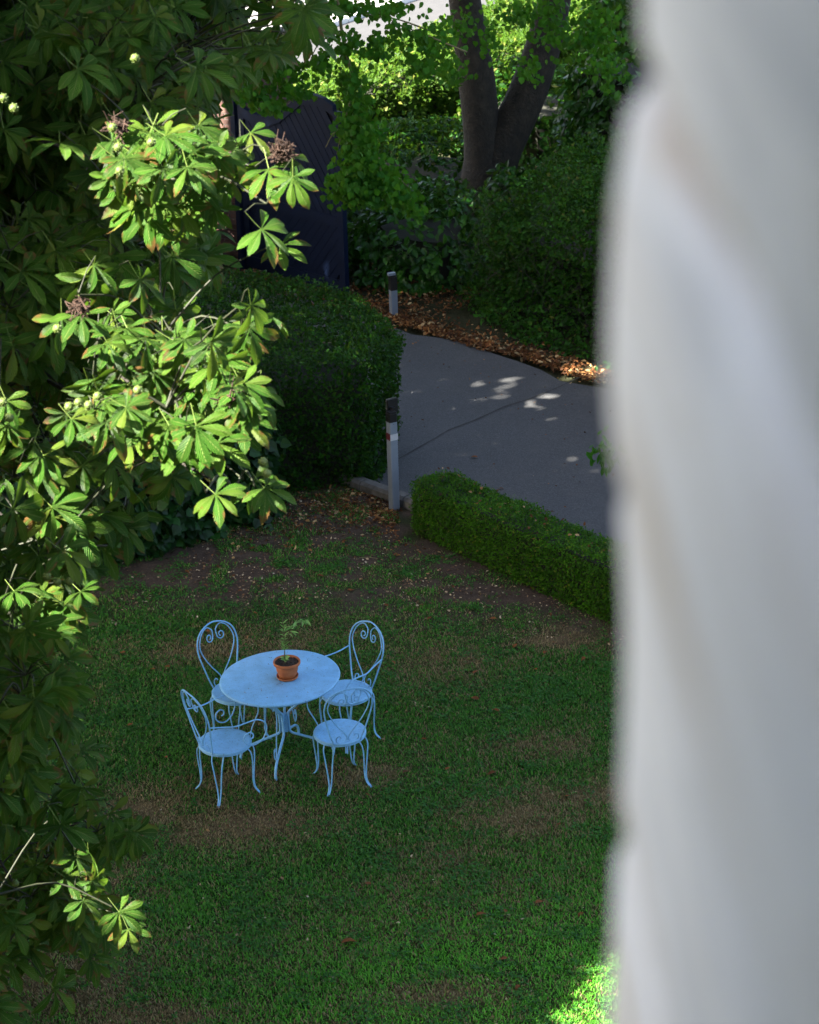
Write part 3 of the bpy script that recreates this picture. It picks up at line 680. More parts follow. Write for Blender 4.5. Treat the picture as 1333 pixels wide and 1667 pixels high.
for i, f in enumerate(feet):
    a = atan2(f.y, f.x) if i < 3 else atan2(-feet[0].y, -feet[0].x)
    r = Vector((cos(a), sin(a), 0)); RR = .40; z = lambda q: Vector((0,0,q))
    pth = smooth_path([r*.34+z(.712), r*.26+z(.63), r*.11+z(.48), r*.047+z(.425), r*.036+z(.38), r*.036+z(.28), r*.05+z(.235), r*.12+z(.205), r*.27+z(.15), r*.35+z(.10), r*.375+z(.05), r*.37+z(.008)], 6)
    MB().tube(pth, .0105, 10).build('leg', M['blue'], tb, True)
    sc = []
    for k in range(17): t = k/16; aa = radians(-120-420*(1-t)); rr_ = .012+.030*t; sc.append(r*(.30+rr_*cos(aa)*1)+z(.60+rr_*sin(aa)))
    mid = [r*.235+z(.60), r*.20+z(.52), r*.20+z(.44), r*.235+z(.36), r*.265+z(.29), r*.285+z(.22), r*.315+z(.165), r*.35+z(.195), r*.345+z(.25), r*.318+z(.26), r*.312+z(.23)]
    up = [r*.27+z(.66), r*.29+z(.60), r*.272+z(.575), r*.255+z(.595), r*.262+z(.625)]
    MB().tube(smooth_path(up[::-1][:3] + [r*.245+z(.66), r*.225+z(.60)] + mid[1:], 6), .0055, 6).build('scroll', M['blue'], tb, True)

# flower pot on the table
pc = on_level(468, 1102, .745)
pot = thing('plant_pot', 'small ribbed terracotta pot in a saucer with a thin grey-green seedling, on the table', 'potted plant', (pc.x, pc.y, .742)); pot.scale = (1, 1, .86)
MB().lathe([(.0,.003),(.072,.003),(.080,.008),(.084,.024),(.088,.026),(.086,.012),(.078,.0),(0,0)], 40).build('saucer', M['terracotta'], pot, True)
MB().lathe([(.0,.008),(.062,.008),(.066,.018),(.078,.055),(.080,.06),(.080,.064),(.083,.075),(.085,.08),(.0905,.125),(.093,.140),(.106,.142),(.109,.150),(.109,.166),(.106,.172),(.100,.171),(.096,.160),(.094,.145),(.0,.145)], 48).build('pot_body', M['terracotta'], pot, True)
V, Fq = grid_sheet(-.092, .092, -.092, .092, 22, 22); rr = np.hypot(V[:,0], V[:,1]); V[:, :2] *= np.minimum(1, .093/np.maximum(rr, 1e-6))[:, None]; V[:, 2] = .150 + rng.random(len(V))*.012
mesh_obj('soil', np_mesh('soil', V, Fq, M['soil'], False), pot)
mb = MB(); s1 = smooth_path([(-.012,-.02,.155), (-.012,-.02,.26), (-.006,-.01,.36), (-.016,-.01,.60)], 6); s2 = smooth_path([(-.008,-.01,.34), (.03,.0,.45), (.09,.01,.56), (.19,.01,.57)], 6)
mb.tube(s1, [.0045]*8+[.003]*(len(s1)-8), 6).tube(s2, .0022, 5).build('stem', M['twig'], pot, True)
Pl, Tl, Nl, Sl = [], [], [], []
for pth, n_, lo in ((s1, 46, .45), (s2, 26, .35)):
    for i in range(n_):
        t = lo+(1-lo)*(i/n_); p = pth[int(t*(len(pth)-1))]; a = random.uniform(0, 2*pi)
        Pl.append(p); Tl.append((cos(a)*.8+(.35 if pth is s2 else 0), sin(a)*.8, .75 if pth is s1 else -.1)); Nl.append((0,0,1)); Sl.append(random.uniform(.04,.085) if pth is s2 else random.uniform(.03,.06))
for i in range(14):
    a = i*2.4; Pl.append((-.012,-.02,.175+.003*i)); Tl.append((cos(a), sin(a), .5)); Nl.append((0,0,1)); Sl.append(.045)
Tn = T_OVA.copy(); Tn[:, 0] *= .42; Pl = np.array([tuple(p) for p in Pl]); Sl = np.array(Sl); Rl = frames(np.array(Tl, float), np.array(Nl, float)+randn(len(Nl))*.3)
Tw = T_OVA.copy()
V, Fq = scatter(Tn, F_OVA, Pl[:-14], Rl[:-14], Sl[:-14]); mesh_obj('leaves', np_mesh('leaves', V, Fq, M['greyleaf']), pot)
V, Fq = scatter(Tw, F_OVA, Pl[-14:], Rl[-14:], Sl[-14:]); mesh_obj('base_leaves', np_mesh('base_leaves', V, Fq, M['greyleaf']), pot)

# ================================================================ HORSE CHESTNUT
def palmate_template(n_leaf=7, seg=6, seed=0):
    r = random.Random(seed); Vv = []; Ff = []; UV = []
    angs = np.linspace(-112, 112, n_leaf) if n_leaf == 7 else np.linspace(-95, 95, n_leaf)
    for a in angs:
        a = radians(a + r.uniform(-7, 7)); c = cos(a/2.0); L = (.112+.115*max(c, 0)**1.2)*r.uniform(.9, 1.1); Wd = L*r.uniform(.125, .165)
        dx, dy = sin(a), cos(a); sxn, syn = cos(a), -sin(a); k0 = len(Vv); rise = r.uniform(.02, .18); droop = r.uniform(.35, 1.0); fold = r.uniform(.15, .5); tw = r.uniform(-.25, .25)
        curl = r.uniform(-.10, .10)
        for i in range(seg+1):
            t = i/seg; wv = Wd*(sin(pi*min(t, 1)**1.55)**.9 if 0 < t < 1 else 0) + (.004 if i == 0 else 0)
            y = L*t; z = L*(rise*t - droop*.5*t*t)
            for s in (-1, 0, 1):
                zz = z + abs(s)*wv*fold*(1-.3*t) + s*wv*tw; x_ = s*wv + curl*L*t*t
                Vv.append((dx*y*(1-.12*droop*t*t)+sxn*x_, dy*y*(1-.12*droop*t*t)+syn*x_, zz)); UV.append((.5+.5*s, t))
        for i in range(seg):
            b0 = k0+i*3
            Ff += [(b0, b0+1, b0+4, b0+3), (b0+1, b0+2, b0+5, b0+4)]
    # leaf stalk going back and up from the hub
    k0 = len(Vv); pts = [(0,0,0), (0,-.05,.012), (0,-.12,.035)]
    for p in pts:
        for q in ((-.0018,0), (.0018,0)): Vv.append((p[0]+q[0], p[1], p[2])); UV.append((.5, .5))
    for i in range(2): Ff.append((k0+2*i, k0+2*i+1, k0+2*i+3, k0+2*i+2))
    return np.array(Vv), np.array(Ff), np.array(UV)
PAL = [palmate_template(7 if k % 3 else 5, 6, k) for k in range(10)]
PLO = [palmate_template(7, 2, 50+k) for k in range(3)]
PLO = [(t[0], t[1], t[2]) for t in PLO]
ct = thing('horse_chestnut_tree', 'horse chestnut tree with large drooping fingered leaves and green conkers, filling the left side', 'tree', (-4.7, 11.6, 0))
CT = np.array(ct.location)
CAMV = np.array([0, 0, CAM_Z]); SUNV = np.array(SUN)
lit_hubs = [(405,228),(352,262),(441,282),(474,300),(421,384),(452,405),(181,300),(232,303),(214,330),(272,226),(300,285),(252,215),(205,262),(330,318),(352,345),(290,345),(190,265),(262,282),(246,330),(318,250),(380,250),(370,300),(480,262),(300,360),(228,268),
 (178,572),(205,548),(135,520),(255,612),(290,590),(345,565),(380,562),(408,540),(412,500),(432,520),(335,660),(235,712),(172,690),(120,692),(205,668),(275,700),(310,735),(385,668),(398,700),(330,690),(250,655),(283,640),(320,612),(352,600),(408,792),(434,805),(350,812),(375,640),(395,630),(225,640),(160,640),(420,640),(300,560),(240,560),(315,700),
 (104,990),(66,985),(130,970),(145,1440),(195,1490),(142,1400),(205,1520),(15,700),(5,660)]
hub_P = []; hub_lit = []
for px, py in lit_hubs:
    dep = 10.6 + random.uniform(-.35, .35) + (1.2 if py > 900 else 0) + (1.4 if py > 1300 else 0)
    hub_P.append(at_depth(px+random.uniform(-5,5), py-8+random.uniform(-5,5), dep)); hub_lit.append(True)
    if py < 760 and (px < 340 or py > 470) and random.random() < .7:
        hub_P.append(at_depth(px+random.uniform(-22,14), py-8+random.uniform(-20,18), dep+.2)); hub_lit.append(True)
    if 120 < px < 400 and py < 760: hub_P.append(at_depth(px+random.uniform(-48,40), py-8+random.uniform(-38,38), dep+.15)); hub_lit.append(True)
EDGE = [(-40,500),(0,505),(60,500),(95,455),(120,380),(160,345),(250,335),(300,350),(400,355),(470,330),(520,290),(600,300),(700,300),(790,330),(830,235),(880,215),(930,165),(1000,115),(1100,105),(1180,120),(1215,205),(1330,240),(1385,210),(1430,150),(1500,200),(1580,195),(1610,90),(1660,20),(1700,-10)]
def edge_x(py): return np.interp(py, [e[0] for e in EDGE], [e[1] for e in EDGE])
HOLES = [(358,215,16,45),(385,60,14,22),(350,72,15,34),(335,24,22,18),(405,28,26,18),(448,42,28,20),(485,75,20,18),(360,330,13,45),(280,70,8,10),(215,385,16,14),(18,62,16,8),(210,135,10,9),(430,115,45,20),(470,90,30,20),(262,860,60,40),(300,800,40,25)]
def in_hole(px, py):
    m = np.zeros(len(px), bool)
    for a, b, c, d in HOLES: m |= ((px-a)/c)**2 + ((py-b)/d)**2 < 1
    return m
# shaded leaves of the crown seen in the picture, in sprays of 4-7
def sprays(n, dmin, dmax, inset):
    out = []
    while len(out) < n:
        py = random.uniform(-80, 1720); ex = float(edge_x(py)) - inset; px = random.uniform(-120, ex) if ex > -120 else -130
        if px < -110 or ex < -60: 
            if random.random() < .5: continue
        dep = random.uniform(dmin, dmax) + (1.3 if py > 1150 else 0)
        # gaps between the branch tiers
        g = vnoise(np.array([px*.6]), np.array([py]), 85, 77)[0]
        if g < .30: continue
        c = at_depth(px, py, dep)
        for k in range(random.randint(4, 7)):
            q = c + Vector((random.gauss(0,.13), random.gauss(0,.13), random.gauss(0,.09)))
            out.append(q)
    return out
fill = sprays(760, 11.1, 12.6, 22) + sprays(900, 12.6, 15.0, 30) + [at_depth(random.uniform(-20, 470), random.uniform(-40, 420), random.uniform(12.5, 16)) for _ in range(900)]
# bottom-left tier continues in front of the lawn
P = np.array([tuple(p) for p in fill]); px, py, dep = to_px(P)
ok = (px < edge_x(py)) & ~in_hole(px, py)
fill = [fill[i] for i in np.where(ok)[0]]
P = np.array([tuple(p) for p in hub_P + fill]); LIT = np.array([True]*len(hub_P) + [False]*len(fill))
# shafts of sun: lit sprays, plus patches further on
shafts = [(np.array(hub_P[i]), .17) for i in range(len(hub_P))]
for px_, py_, z_, r_ in ((1000,1640,0,.19),(960,1662,0,.11),(985,1590,0,.08),(1010,1545,0,.06),(975,1555,0,.03),(905,1660,0,.06),(1050,1640,0,.4),(1010,1480,0,.04),(130,1095,3.5,.05)):
    shafts.append((np.array(on_level(px_, py_, z_)), r_))
for px_, py_, r_ in ((720,615,.04),(672,640,.05),(800,645,.06),(860,625,.05),(770,575,.05),(700,590,.04),(640,590,.04),(870,655,.04),(1010,640,.05),(920,640,.04),(760,622,.05),(700,640,.06),(815,618,.05),(745,655,.07),(790,648,.07),(850,650,.06),(885,650,.05),(950,590,.07),(735,600,.04),(780,590,.04),(830,600,.05),(690,575,.04),(900,610,.05),(655,640,.05),(960,612,.12),(925,600,.08),(955,640,.04)):
    p_ = np.array(on_level(px_, py_, .03))
    shafts.append((p_, r_+.008)); shafts.append((p_+np.array([.09,.03,0]), r_))
def shaded_ok(Q, pad=.10, smin=.30):  # leaves standing in a sun shaft are left out
    m = np.ones(len(Q), bool)
    for c, r in shafts:
        v = Q - c; s = v @ SUNV; d_ = np.linalg.norm(v - s[:, None]*SUNV, axis=1); m &= ~((s > smin) & (d_ < r+pad))
    return m
keepm = LIT | shaded_ok(P, .03)
P = P[keepm]; LIT = LIT[keepm]
n = len(P)
# orientation: upper side faces up and outwards, leaflets hang down and away from the trunk
out = P - (CT + [0, 0, 5.0]); out[:, 2] *= .2; out /= np.linalg.norm(out, axis=1, keepdims=True)
toc = CAMV - P; toc /= np.linalg.norm(toc, axis=1, keepdims=True)
nr = np.array([0,0,.75])[None] + toc*.55 + out*.2 + randn(n)*.28; nr[LIT] += SUNV*.4
tip = out*.55 + np.array([.12,-.15,-.75])[None] + randn(n)*.42
Rm = frames(tip, nr); Sc = rng.uniform(.66, 1.02, n); Sc[LIT] *= .88; 
_, _, dep = to_px(P); order = np.argsort(dep - 3.0*LIT)
pal_me = [np_mesh('leaf', t[0], t[1], M['chestnut'], True, uv=t[2]) for t in PAL]
inview = []
pxx, pyy, dep = to_px(P)
order = [i for i in order if -30 < pxx[i] < 700 and -30 < pyy[i] < 1700]
obj_ids = set(order[:298])
for i in obj_ids:
    o = bpy.data.objects.new('leaf', pal_me[i % 10]); o.matrix_local = Matrix.Translation(P[i]-CT) @ Matrix(Rm[i].tolist()).to_4x4() @ Matrix.Scale(float(Sc[i]), 4); link(o, ct)
Vs, Fs, Us, off = [], [], [], 0
rest = np.array([i for i in range(n) if i not in obj_ids])
for k in range(10):
    ids = rest[rest % 10 == k]
    V, Fq = scatter(PAL[k][0], PAL[k][1], P[ids]-CT, Rm[ids], Sc[ids]); Vs.append(V); Fs.append(Fq+off); Us.append(np.tile(PAL[k][2], (len(ids), 1))); off += len(V)
stuff(mesh_obj('foliage', np_mesh('foliage', np.concatenate(Vs), np.concatenate(Fs), M['chestnut'], True, uv=np.concatenate(Us)), ct))
# rest of the crown, outside the picture: simpler leaves, massed to shade the garden
def crown_points(c, rad, n, hollow=.25):
    v = randn(n); v /= np.linalg.norm(v, axis=1, keepdims=True); r = (hollow+(1-hollow)*rng.random(n))**(1/2.2)
    q = c + v*r[:, None]*np.array(rad)
    return q
def out_of_frame(Q, margin=60, zmin=1.8):
    px, py, dep = to_px(Q); inside = (px > -margin) & (px < 1333+margin) & (py > -margin) & (py < 1667+margin) & (dep > .3)
    return ~inside & (Q[:, 2] > zmin)
Q = crown_points(np.array([-6.8, 12.0, 8.6]), (6.3, 6.6, 5.6), 26000)
Q = np.concatenate([Q, crown_points(np.array([-3.0, 13.0, 9.6]), (4.2, 4.6, 2.6), 7000), crown_points(np.array([-4.9, 9.6, 6.2]), (3.2, 3.6, 4.2), 8000)])
Q = Q[out_of_frame(Q) & shaded_ok(Q, .16) & (Q[:, 1] > 4.5) & ~((Q[:, 0] > -3.4) & (Q[:, 1] < 12.6))]
n2 = len(Q); Rq = frames(randn(n2)*.5+[0,0,-.5], randn(n2)*.4+[0,0,.6]+SUNV*.8); Sq = rng.uniform(1.35, 1.9, n2); Vs, Fs, Us, off = [], [], [], 0
for k in range(3):
    ids = np.arange(k, n2, 3); V, Fq = scatter(PLO[k][0], PLO[k][1], Q[ids]-CT, Rq[ids], Sq[ids]); Vs.append(V); Fs.append(Fq+off); Us.append(np.tile(PLO[k][2], (len(ids), 1))); off += len(V)
stuff(mesh_obj('upper_foliage', np_mesh('upper_foliage', np.concatenate(Vs), np.concatenate(Fs), M['chestnut'], True, uv=np.concatenate(Us)), ct))
# trunk, limbs, branches
mb = MB().tube(smooth_path([(0,0,-.1), (.03,.02,1.2), (-.02,.05,2.6), (.08,0,4.2), (0,.1,6.5), (.1,0,9.5)], 5), [.42,.38,.36,.34,.33,.32,.32,.31,.31,.3,.3,.3,.29,.28,.27,.26,.25,.23,.21,.19,.17,.15,.12,.1,.08,.06][:26], 12)
mb.build('trunk', M['bark'], ct, True)
groups = {}
for i in range(n): groups.setdefault((int((P[i,0]+10)//1.2), int((P[i,1])//1.1), int(P[i,2]//.8)), []).append(i)
mb = MB(); mt = MB(); anchors = [Vector((.05, 0, z)) for z in (2.4, 3.2, 4.0, 4.8, 5.6, 6.4, 7.2, 8.0)]
for g, ids in groups.items():
    c = Vector(np.mean(P[ids], 0)-CT) + Vector((-.05, .28, -.12))
    a = min(anchors, key=lambda q: abs(q.z-(c.z-.7))); mid = a.lerp(c, .55)+Vector((random.uniform(-.15,.15), 1.5+random.uniform(-.15,.25), .25))
    mb.tube(smooth_path([a, mid, c], 6), [.04,.036,.032,.028,.025,.022,.019,.016,.013,.011,.009,.007,.005], 6, False)
    sub = {}
    for i in ids: sub.setdefault((int((P[i,0]+10)//.42), int(P[i,1]//.5), int(P[i,2]//.36)), []).append(i)
    for ids2 in sub.values():
        c2 = Vector(np.mean(P[ids2], 0)-CT) + Vector((-.05, .10, -.03)); m2 = c.lerp(c2, .5) + Vector((0, .10, .05))
        mt.tube(smooth_path([c, m2, c2], 3), [.008,.0072,.0065,.006,.0055,.005,.0045], 4, False)
        for i in ids2:
            h_ = Vector(P[i]-CT) + Vector(Rm[i][:, 1])*(-.12*Sc[i]) + Vector(Rm[i][:, 2])*(.035*Sc[i])
            mt.tube([c2, c2.lerp(h_, .55)+Vector((0,0,.02)), h_], [.0042,.003,.0018], 4, False)
stuff(mb.build('branches', M['bark'], ct, True)); stuff(mt.build('twigs', M['chestnut_twig'], ct, True))
# conkers and withered flower stalks
def conker_mesh():
    V = []; F = []; nu, nv = 10, 7; mbk = MB(); prof = [(.0,-.019)] + [(.019*sin(pi*i/nv), -.019*cos(pi*i/nv)) for i in range(1, nv)] + [(.0,.019)]
    mbk.lathe(prof, nu)
    for i in range(26):
        z = 1-2*(i+.5)/26; a = i*2.39996; r = sqrt(1-z*z); d_ = Vector((r*cos(a), r*sin(a), z)); t1 = d_.orthogonal().normalized(); t2 = d_.cross(t1); k = len(mbk.v)
        mbk.add([d_*.018+t1*.0025, d_*.018-t1*.0013+t2*.002, d_*.018-t1*.0013-t2*.002, d_*.0245], [(0,1,3),(1,2,3),(2,0,3)])
    return mbk.mesh('conker', M['conker'], False)
ckm = conker_mesh()
for px_, py_ in ((220,95),(195,278),(183,208),(246,232),(22,176),(5,160),(112,662),(128,655),(144,660),(159,645),(224,635),(93,535),(428,752),(434,771),(76,938),(113,946),(125,938),(93,948),(4,655),(15,680),(25,1438),(192,240)):
    o = bpy.data.objects.new('conker', ckm); o.location = at_depth(px_, py_, 10.15 + (1.0 if py_ > 900 else 0) + (1.8 if py_ > 1300 else 0)) - ct.location
    o.rotation_euler = (random.random()*3, random.random()*3, 0); o.scale = (1.05,)*3; link(o, ct)
mb = MB()
for px_, py_ in ((455,243),(462,252),(192,207),(375,645),(130,500)):
    c = at_depth(px_, py_, 10.4) - ct.location
    for k in range(34): mb.tube([c+Vector((random.gauss(0,.02), random.gauss(0,.02), random.gauss(0,.015))), c+Vector((random.gauss(0,.028), random.gauss(0,.028), random.gauss(0,.022))), c+Vector((random.gauss(0,.034), random.gauss(0,.034), random.gauss(0,.03)))], [.003,.0045,.0015], 4)
stuff(mb.build('withered_stalks', M['deadflower'], ct))

# ================================================================ LIME TREE (forked trunk) with hanging branch
lt = thing('lime_tree', 'tall lime tree with a grey forked trunk and leafy branches hanging over the gate', 'tree', (1.2, 31.7, 0)); LT = lt.location
def rel(px, py, dep): return at_depth(px, py, dep) - LT
tr = MB()
def radii(n_, a, b): return list(np.linspace(a, b, n_))
ps = smooth_path([(-.02,0,-.1), (-.03,0,.8), (-.07,0,1.3), (-.13,.0,2.0), (-.22,-.02,2.7), (-.31,-.02,3.5), (-.4,0,5.3), (-.3,.2,8)], 6)
tr.tube(ps, [.34 - .09*min(1, i/12) - .10*max(0, (i-18)/25) + .12*max(0, 1-i/7) for i in range(len(ps))], 14)
ps = smooth_path([(.04,.02,.2), (.13,0,.85), (.30,.02,1.25), (.56,.05,1.8), (.80,.1,2.5), (.98,.15,3.3), (1.25,.3,5.2), (1.3,.4,8)], 6)
tr.tube(ps, [.30 - .04*min(1, i/18) - .10*max(0, (i-18)/25) for i in range(len(ps))], 14)
tr.build('trunk', M['bark'], lt, True)
hb = [(548,-30),(556,50),(572,120),(582,190),(600,235),(628,270),(665,305)]
pth = smooth_path([rel(a, b, 27.2) for a, b in hb], 6); mb = MB()
mb.tube(pth, [.022-.016*i/len(pth) for i in range(len(pth))], 6)
hb2 = [[(575,150),(560,200),(548,250)],[(582,190),(545,215),(530,240)],[(600,235),(570,270),(560,320)],[(620,262),(620,300),(640,325)],[(700,50),(640,30),(560,20)],[(760,85),(700,60),(640,35),(600,5)],[(556,50),(520,70),(500,110)],[(548,10),(480,60),(440,130)],[(500,20),(430,90),(410,160)]]
for q in hb2: s_ = smooth_path([rel(a, b, 27.1) for a, b in q], 5); mb.tube(s_, [.012-.008*i/len(s_) for i in range(len(s_))], 5)
stuff(mb.build('hanging_branches', M['twig'], lt, True))
LC = [(540,10,50,14,110),(610,15,40,14,60),(500,40,35,25,70),(560,70,26,22,70),(650,45,24,14,24),(615,75,26,22,60),(700,70,38,30,110),(745,40,30,30,60),(690,110,26,18,50),(735,115,26,22,60),(655,10,30,10,16),
      (450,110,45,22,150),(415,150,40,18,120),(480,145,28,14,60),(440,175,30,10,40),(385,120,30,25,70),(520,100,22,20,50),
      (572,130,22,26,80),(585,170,24,28,100),(568,205,20,24,80),(572,245,24,24,100),(600,215,24,26,100),(595,265,28,26,140),(610,280,32,24,130),(560,300,30,20,110),(640,300,28,22,100),(600,315,40,18,120),(655,325,26,14,60),(680,345,12,12,18),(560,295,22,24,90),
      (890,15,40,25,80),(900,55,36,26,60),(950,60,30,28,60),(860,110,20,22,40),(980,40,40,40,120),(990,110,30,30,80),(800,60,18,30,30),(850,20,30,20,60)]
Pc = []
for cx, cy, sx, sy, k in LC:
    for i in range(int(k*1.7)):
        dp = 27.1 + random.gauss(0, .25) + (2.0 if cx > 700 else 0)
        Pc.append(at_depth(cx+random.gauss(0, sx*.55), cy+random.gauss(0, sy*.55), dp))
Pc = np.array([tuple(p) for p in Pc]); nn = len(Pc); toc = CAMV-Pc; toc /= np.linalg.norm(toc, axis=1, keepdims=True)
Rc = frames(randn(nn)*.45+[.1,-.2,-.9], toc*.6+randn(nn)*.45+[0,0,.6]); Sl = rng.uniform(.05, .09, nn); LTn = np.array(LT)
pxx, pyy, _ = to_px(Pc); vis = [i for i in np.argsort(-Sl) if 0 < pyy[i] < 400 and pxx[i] < 760][:298]; me = np_mesh('leaf', T_HRT, F_HRT, M['lime'])
for i in vis:
    o = bpy.data.objects.new('leaf', me); o.matrix_local = Matrix.Translation(Pc[i]-LTn) @ Matrix(Rc[i].tolist()).to_4x4() @ Matrix.Scale(float(Sl[i]), 4); link(o, lt)
m = np.ones(nn, bool); m[vis] = False
V, Fq = scatter(T_HRT, F_HRT, Pc[m]-LTn, Rc[m], Sl[m]); stuff(mesh_obj('foliage', np_mesh('foliage', V, Fq, M['lime']), lt))

# crowns above the picture that shade the garden
def canopy(parent, centre, rad, n, size, name='crown', rounds=None):
    Q = crown_points(np.array(centre, float), rad, n); Q = Q[out_of_frame(Q, 40) & shaded_ok(Q, .07)]; k = len(Q)
    V, Fq = scatter(T_HRT, F_HRT, Q-np.array(parent.location), frames(randn(k), randn(k)*.5+SUNV*.6), size*rng.uniform(.7, 1.3, k))
    stuff(mesh_obj(name, np_mesh(name, V, Fq, M['canopy']), parent))
# sun reaches the street and the top of the street hedge, and the lit face of the pillar
for a_ in np.arange(3.4, 16, .5):
    for c_ in (1.2, 1.9, 2.6, 3.4): shafts.append((np.array(wl(a_, c_, 1.5)), .42))
for a_ in np.arange(-6, 24, 1.3):
    for c_ in (5.4, 6.6, 8, 9.5, 11, 12.5): shafts.append((np.array(wl(a_, c_, 0)), .9))
for z_ in (.6, 1.0, 1.4, 1.8, 2.2, 2.6): shafts.append((np.array(wl(-.05, .25, z_)), .19))
canopy(lt, (.6, 31.5, 7.6), (4.4, 4.4, 3.6), 9000, .22)
for nm, lab, x, y, c, r, n_, hh in (  # unseen trees, added to shade the driveway and the gate
    ('added_tree_drive', 'unseen tree added left of the tall hedge, its crown shading the driveway', -6.6, 20.6, (-6.2, 20.4, 8.3), (4.6, 4.4, 4.8), 17000, 8),
    ('added_tree_gate', 'unseen tree added beside the street left of the brick pillar, shading the gate', -7.4, 26.4, (-6.6, 26.4, 8.6), (4.6, 4.2, 4.8), 18000, 8)):
    t_ = thing(nm, lab, 'tree', (x, y, 0))
    pth = smooth_path([(0,0,-.1), (.1,0,2), (0,.1,5), (.1,0,hh)], 5); MB().tube(pth, [.28-.18*i/len(pth) for i in range(len(pth))], 10).build('trunk', M['bark'], t_, True)
    canopy(t_, c, r, n_, .26)
    mb = MB()
    for k in range(12):
        a = k*2.4; z = 3.5+.4*k; q = Vector((cos(a)*2.6, sin(a)*2.6, z+1.8)); mb.tube(smooth_path([(0,0,z), q*.5+Vector((0,0,z*.5+.1)), q], 4), [.09-.008*i for i in range(9)], 6)
    mb.build('limbs', M['bark'], t_, True)

# ---------------------------------------------------------------- sapling sprig at the driveway edge
sp = thing('sapling', 'thin leafy sapling tip showing beside the wall edge, in front of the driveway', 'sapling', (2.05, 19.6, 0))
mb = MB(); tipp = at_depth(976, 722, 21.6) - sp.location
s0 = smooth_path([(.25,.1,0), (.30,.05,.8), (.20,0,1.3), tipp], 6); mb.tube(s0, [.012-.0095*i/len(s0) for i in range(len(s0))], 6).build('stem', M['greenstem'], sp, True)
Pp = np.array([tuple(at_depth(980+random.gauss(2,10), 735+random.gauss(0,12), 21.6)-sp.location) for _ in range(46)] + [tuple(Vector(s0[random.randrange(6, len(s0))])+Vector((random.gauss(0,.06),random.gauss(0,.06),random.gauss(0,.06)))) for _ in range(60)])
Tn = T_OVA.copy(); Tn[:, 0] *= .7; me = np_mesh('leaf', Tn, F_OVA, M['lime']); Rp = frames(randn(len(Pp))*.6+[-.3,-.2,-.6], randn(len(Pp))*.4+[0,-.4,.8])
for i in range(len(Pp)):
    o = bpy.data.objects.new('leaf', me); o.matrix_local = Matrix.Translation(Pp[i]) @ Matrix(Rp[i].tolist()).to_4x4() @ Matrix.Scale(random.uniform(.06,.11), 4); link(o, sp)

# ================================================================ GRASS, WEEDS, LITTER
def visible(x, y, margin=30):
    px, py, dep = to_px(np.stack([x, y, np.zeros(len(x))], 1)); return (px > -margin) & (px < 1050+margin) & (py < 1667+margin*2) & (py > 300)
blocked = lambda x, y: (x + y > 21.15) & (x > -.1) | (x*DN.x+y*DN.y > D0.x*DN.x+D0.y*DN.y-.02)
NB = 900000
x = rng.uniform(-4.2, 2.6, NB); y = rng.uniform(12.6, 22.6, NB)
m = visible(x, y) & ~blocked(x, y); x, y = x[m], y[m]
dr, ba = lawn_state(x, y); tuft = vnoise(x, y, .05, 61)
m = rng.random(len(x)) < np.clip(.92*(1-ba)**1.3*(.45+.75*tuft)*(1-.35*dr), 0, 1); x, y, dr, ba = x[m], y[m], dr[m], ba[m]
k = len(x); print('grass blades', k)
a = rng.uniform(0, 2*pi, k); ln = rng.uniform(.018, .042, k)*(1-.25*dr); lean = rng.uniform(.3, 1.5, k); wd = rng.uniform(.0022, .0042, k)
z0 = np.full(k, .004); dx, dy = np.cos(a), np.sin(a); side = np.stack([-dy, dx, np.zeros(k)], 1)*wd[:, None]
B = np.stack([x, y, z0], 1); h = ln/np.sqrt(1+lean**2); T1 = B + np.stack([dx*lean*h*.45, dy*lean*h*.45, h*.62], 1); T2 = B + np.stack([dx*lean*h, dy*lean*h, h*.95], 1)
V = np.stack([B-side, B+side, T1+side*.9, T1-side*.9, T2], 1).reshape(-1, 3); base = np.arange(k)*5
Fq = np.concatenate([np.stack([base, base+1, base+2], 1), np.stack([base, base+2, base+3], 1), np.stack([base+3, base+2, base+4], 1)])
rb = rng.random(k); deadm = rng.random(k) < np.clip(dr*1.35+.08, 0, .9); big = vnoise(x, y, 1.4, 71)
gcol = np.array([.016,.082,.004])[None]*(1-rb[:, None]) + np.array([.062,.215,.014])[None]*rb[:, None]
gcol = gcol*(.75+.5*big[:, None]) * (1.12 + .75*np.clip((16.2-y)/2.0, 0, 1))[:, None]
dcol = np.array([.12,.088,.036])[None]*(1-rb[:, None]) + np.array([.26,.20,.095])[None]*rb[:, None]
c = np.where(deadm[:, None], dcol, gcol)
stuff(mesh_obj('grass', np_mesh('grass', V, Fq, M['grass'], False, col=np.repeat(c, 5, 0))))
# clover and weeds: small flat leaves in clumps, thicker on the worn ground
NC = 300000
x = rng.uniform(-4.2, 2.6, NC); y = rng.uniform(12.6, 22.5, NC); m = visible(x, y) & ~blocked(x, y); x, y = x[m], y[m]
dr, ba = lawn_state(x, y); cl = vnoise(x, y, .22, 81)*.6 + vnoise(x, y, .07, 82)*.4
m = (cl > .60 - .0*ba) & (rng.random(len(x)) < .8*(1-dr)) & (rng.random(len(x)) < 1-.35*ba); x, y = x[m], y[m]; k = len(x)
V, Fq = scatter(T_DIA*[1.3,1,1], F_DIA, np.stack([x, y, rng.uniform(.012, .035, k)], 1), frames(randn(k)*[1,1,.25], randn(k)*.35+[0,0,1]), rng.uniform(.012, .028, k))
rb = rng.random(k); c = np.array([.008,.075,.006])[None]*(1-rb[:, None]) + np.array([.045,.15,.014])[None]*rb[:, None]
stuff(mesh_obj('clover', np_mesh('clover', V, Fq, M['grass'], False, col=np.repeat(c, 4, 0))))
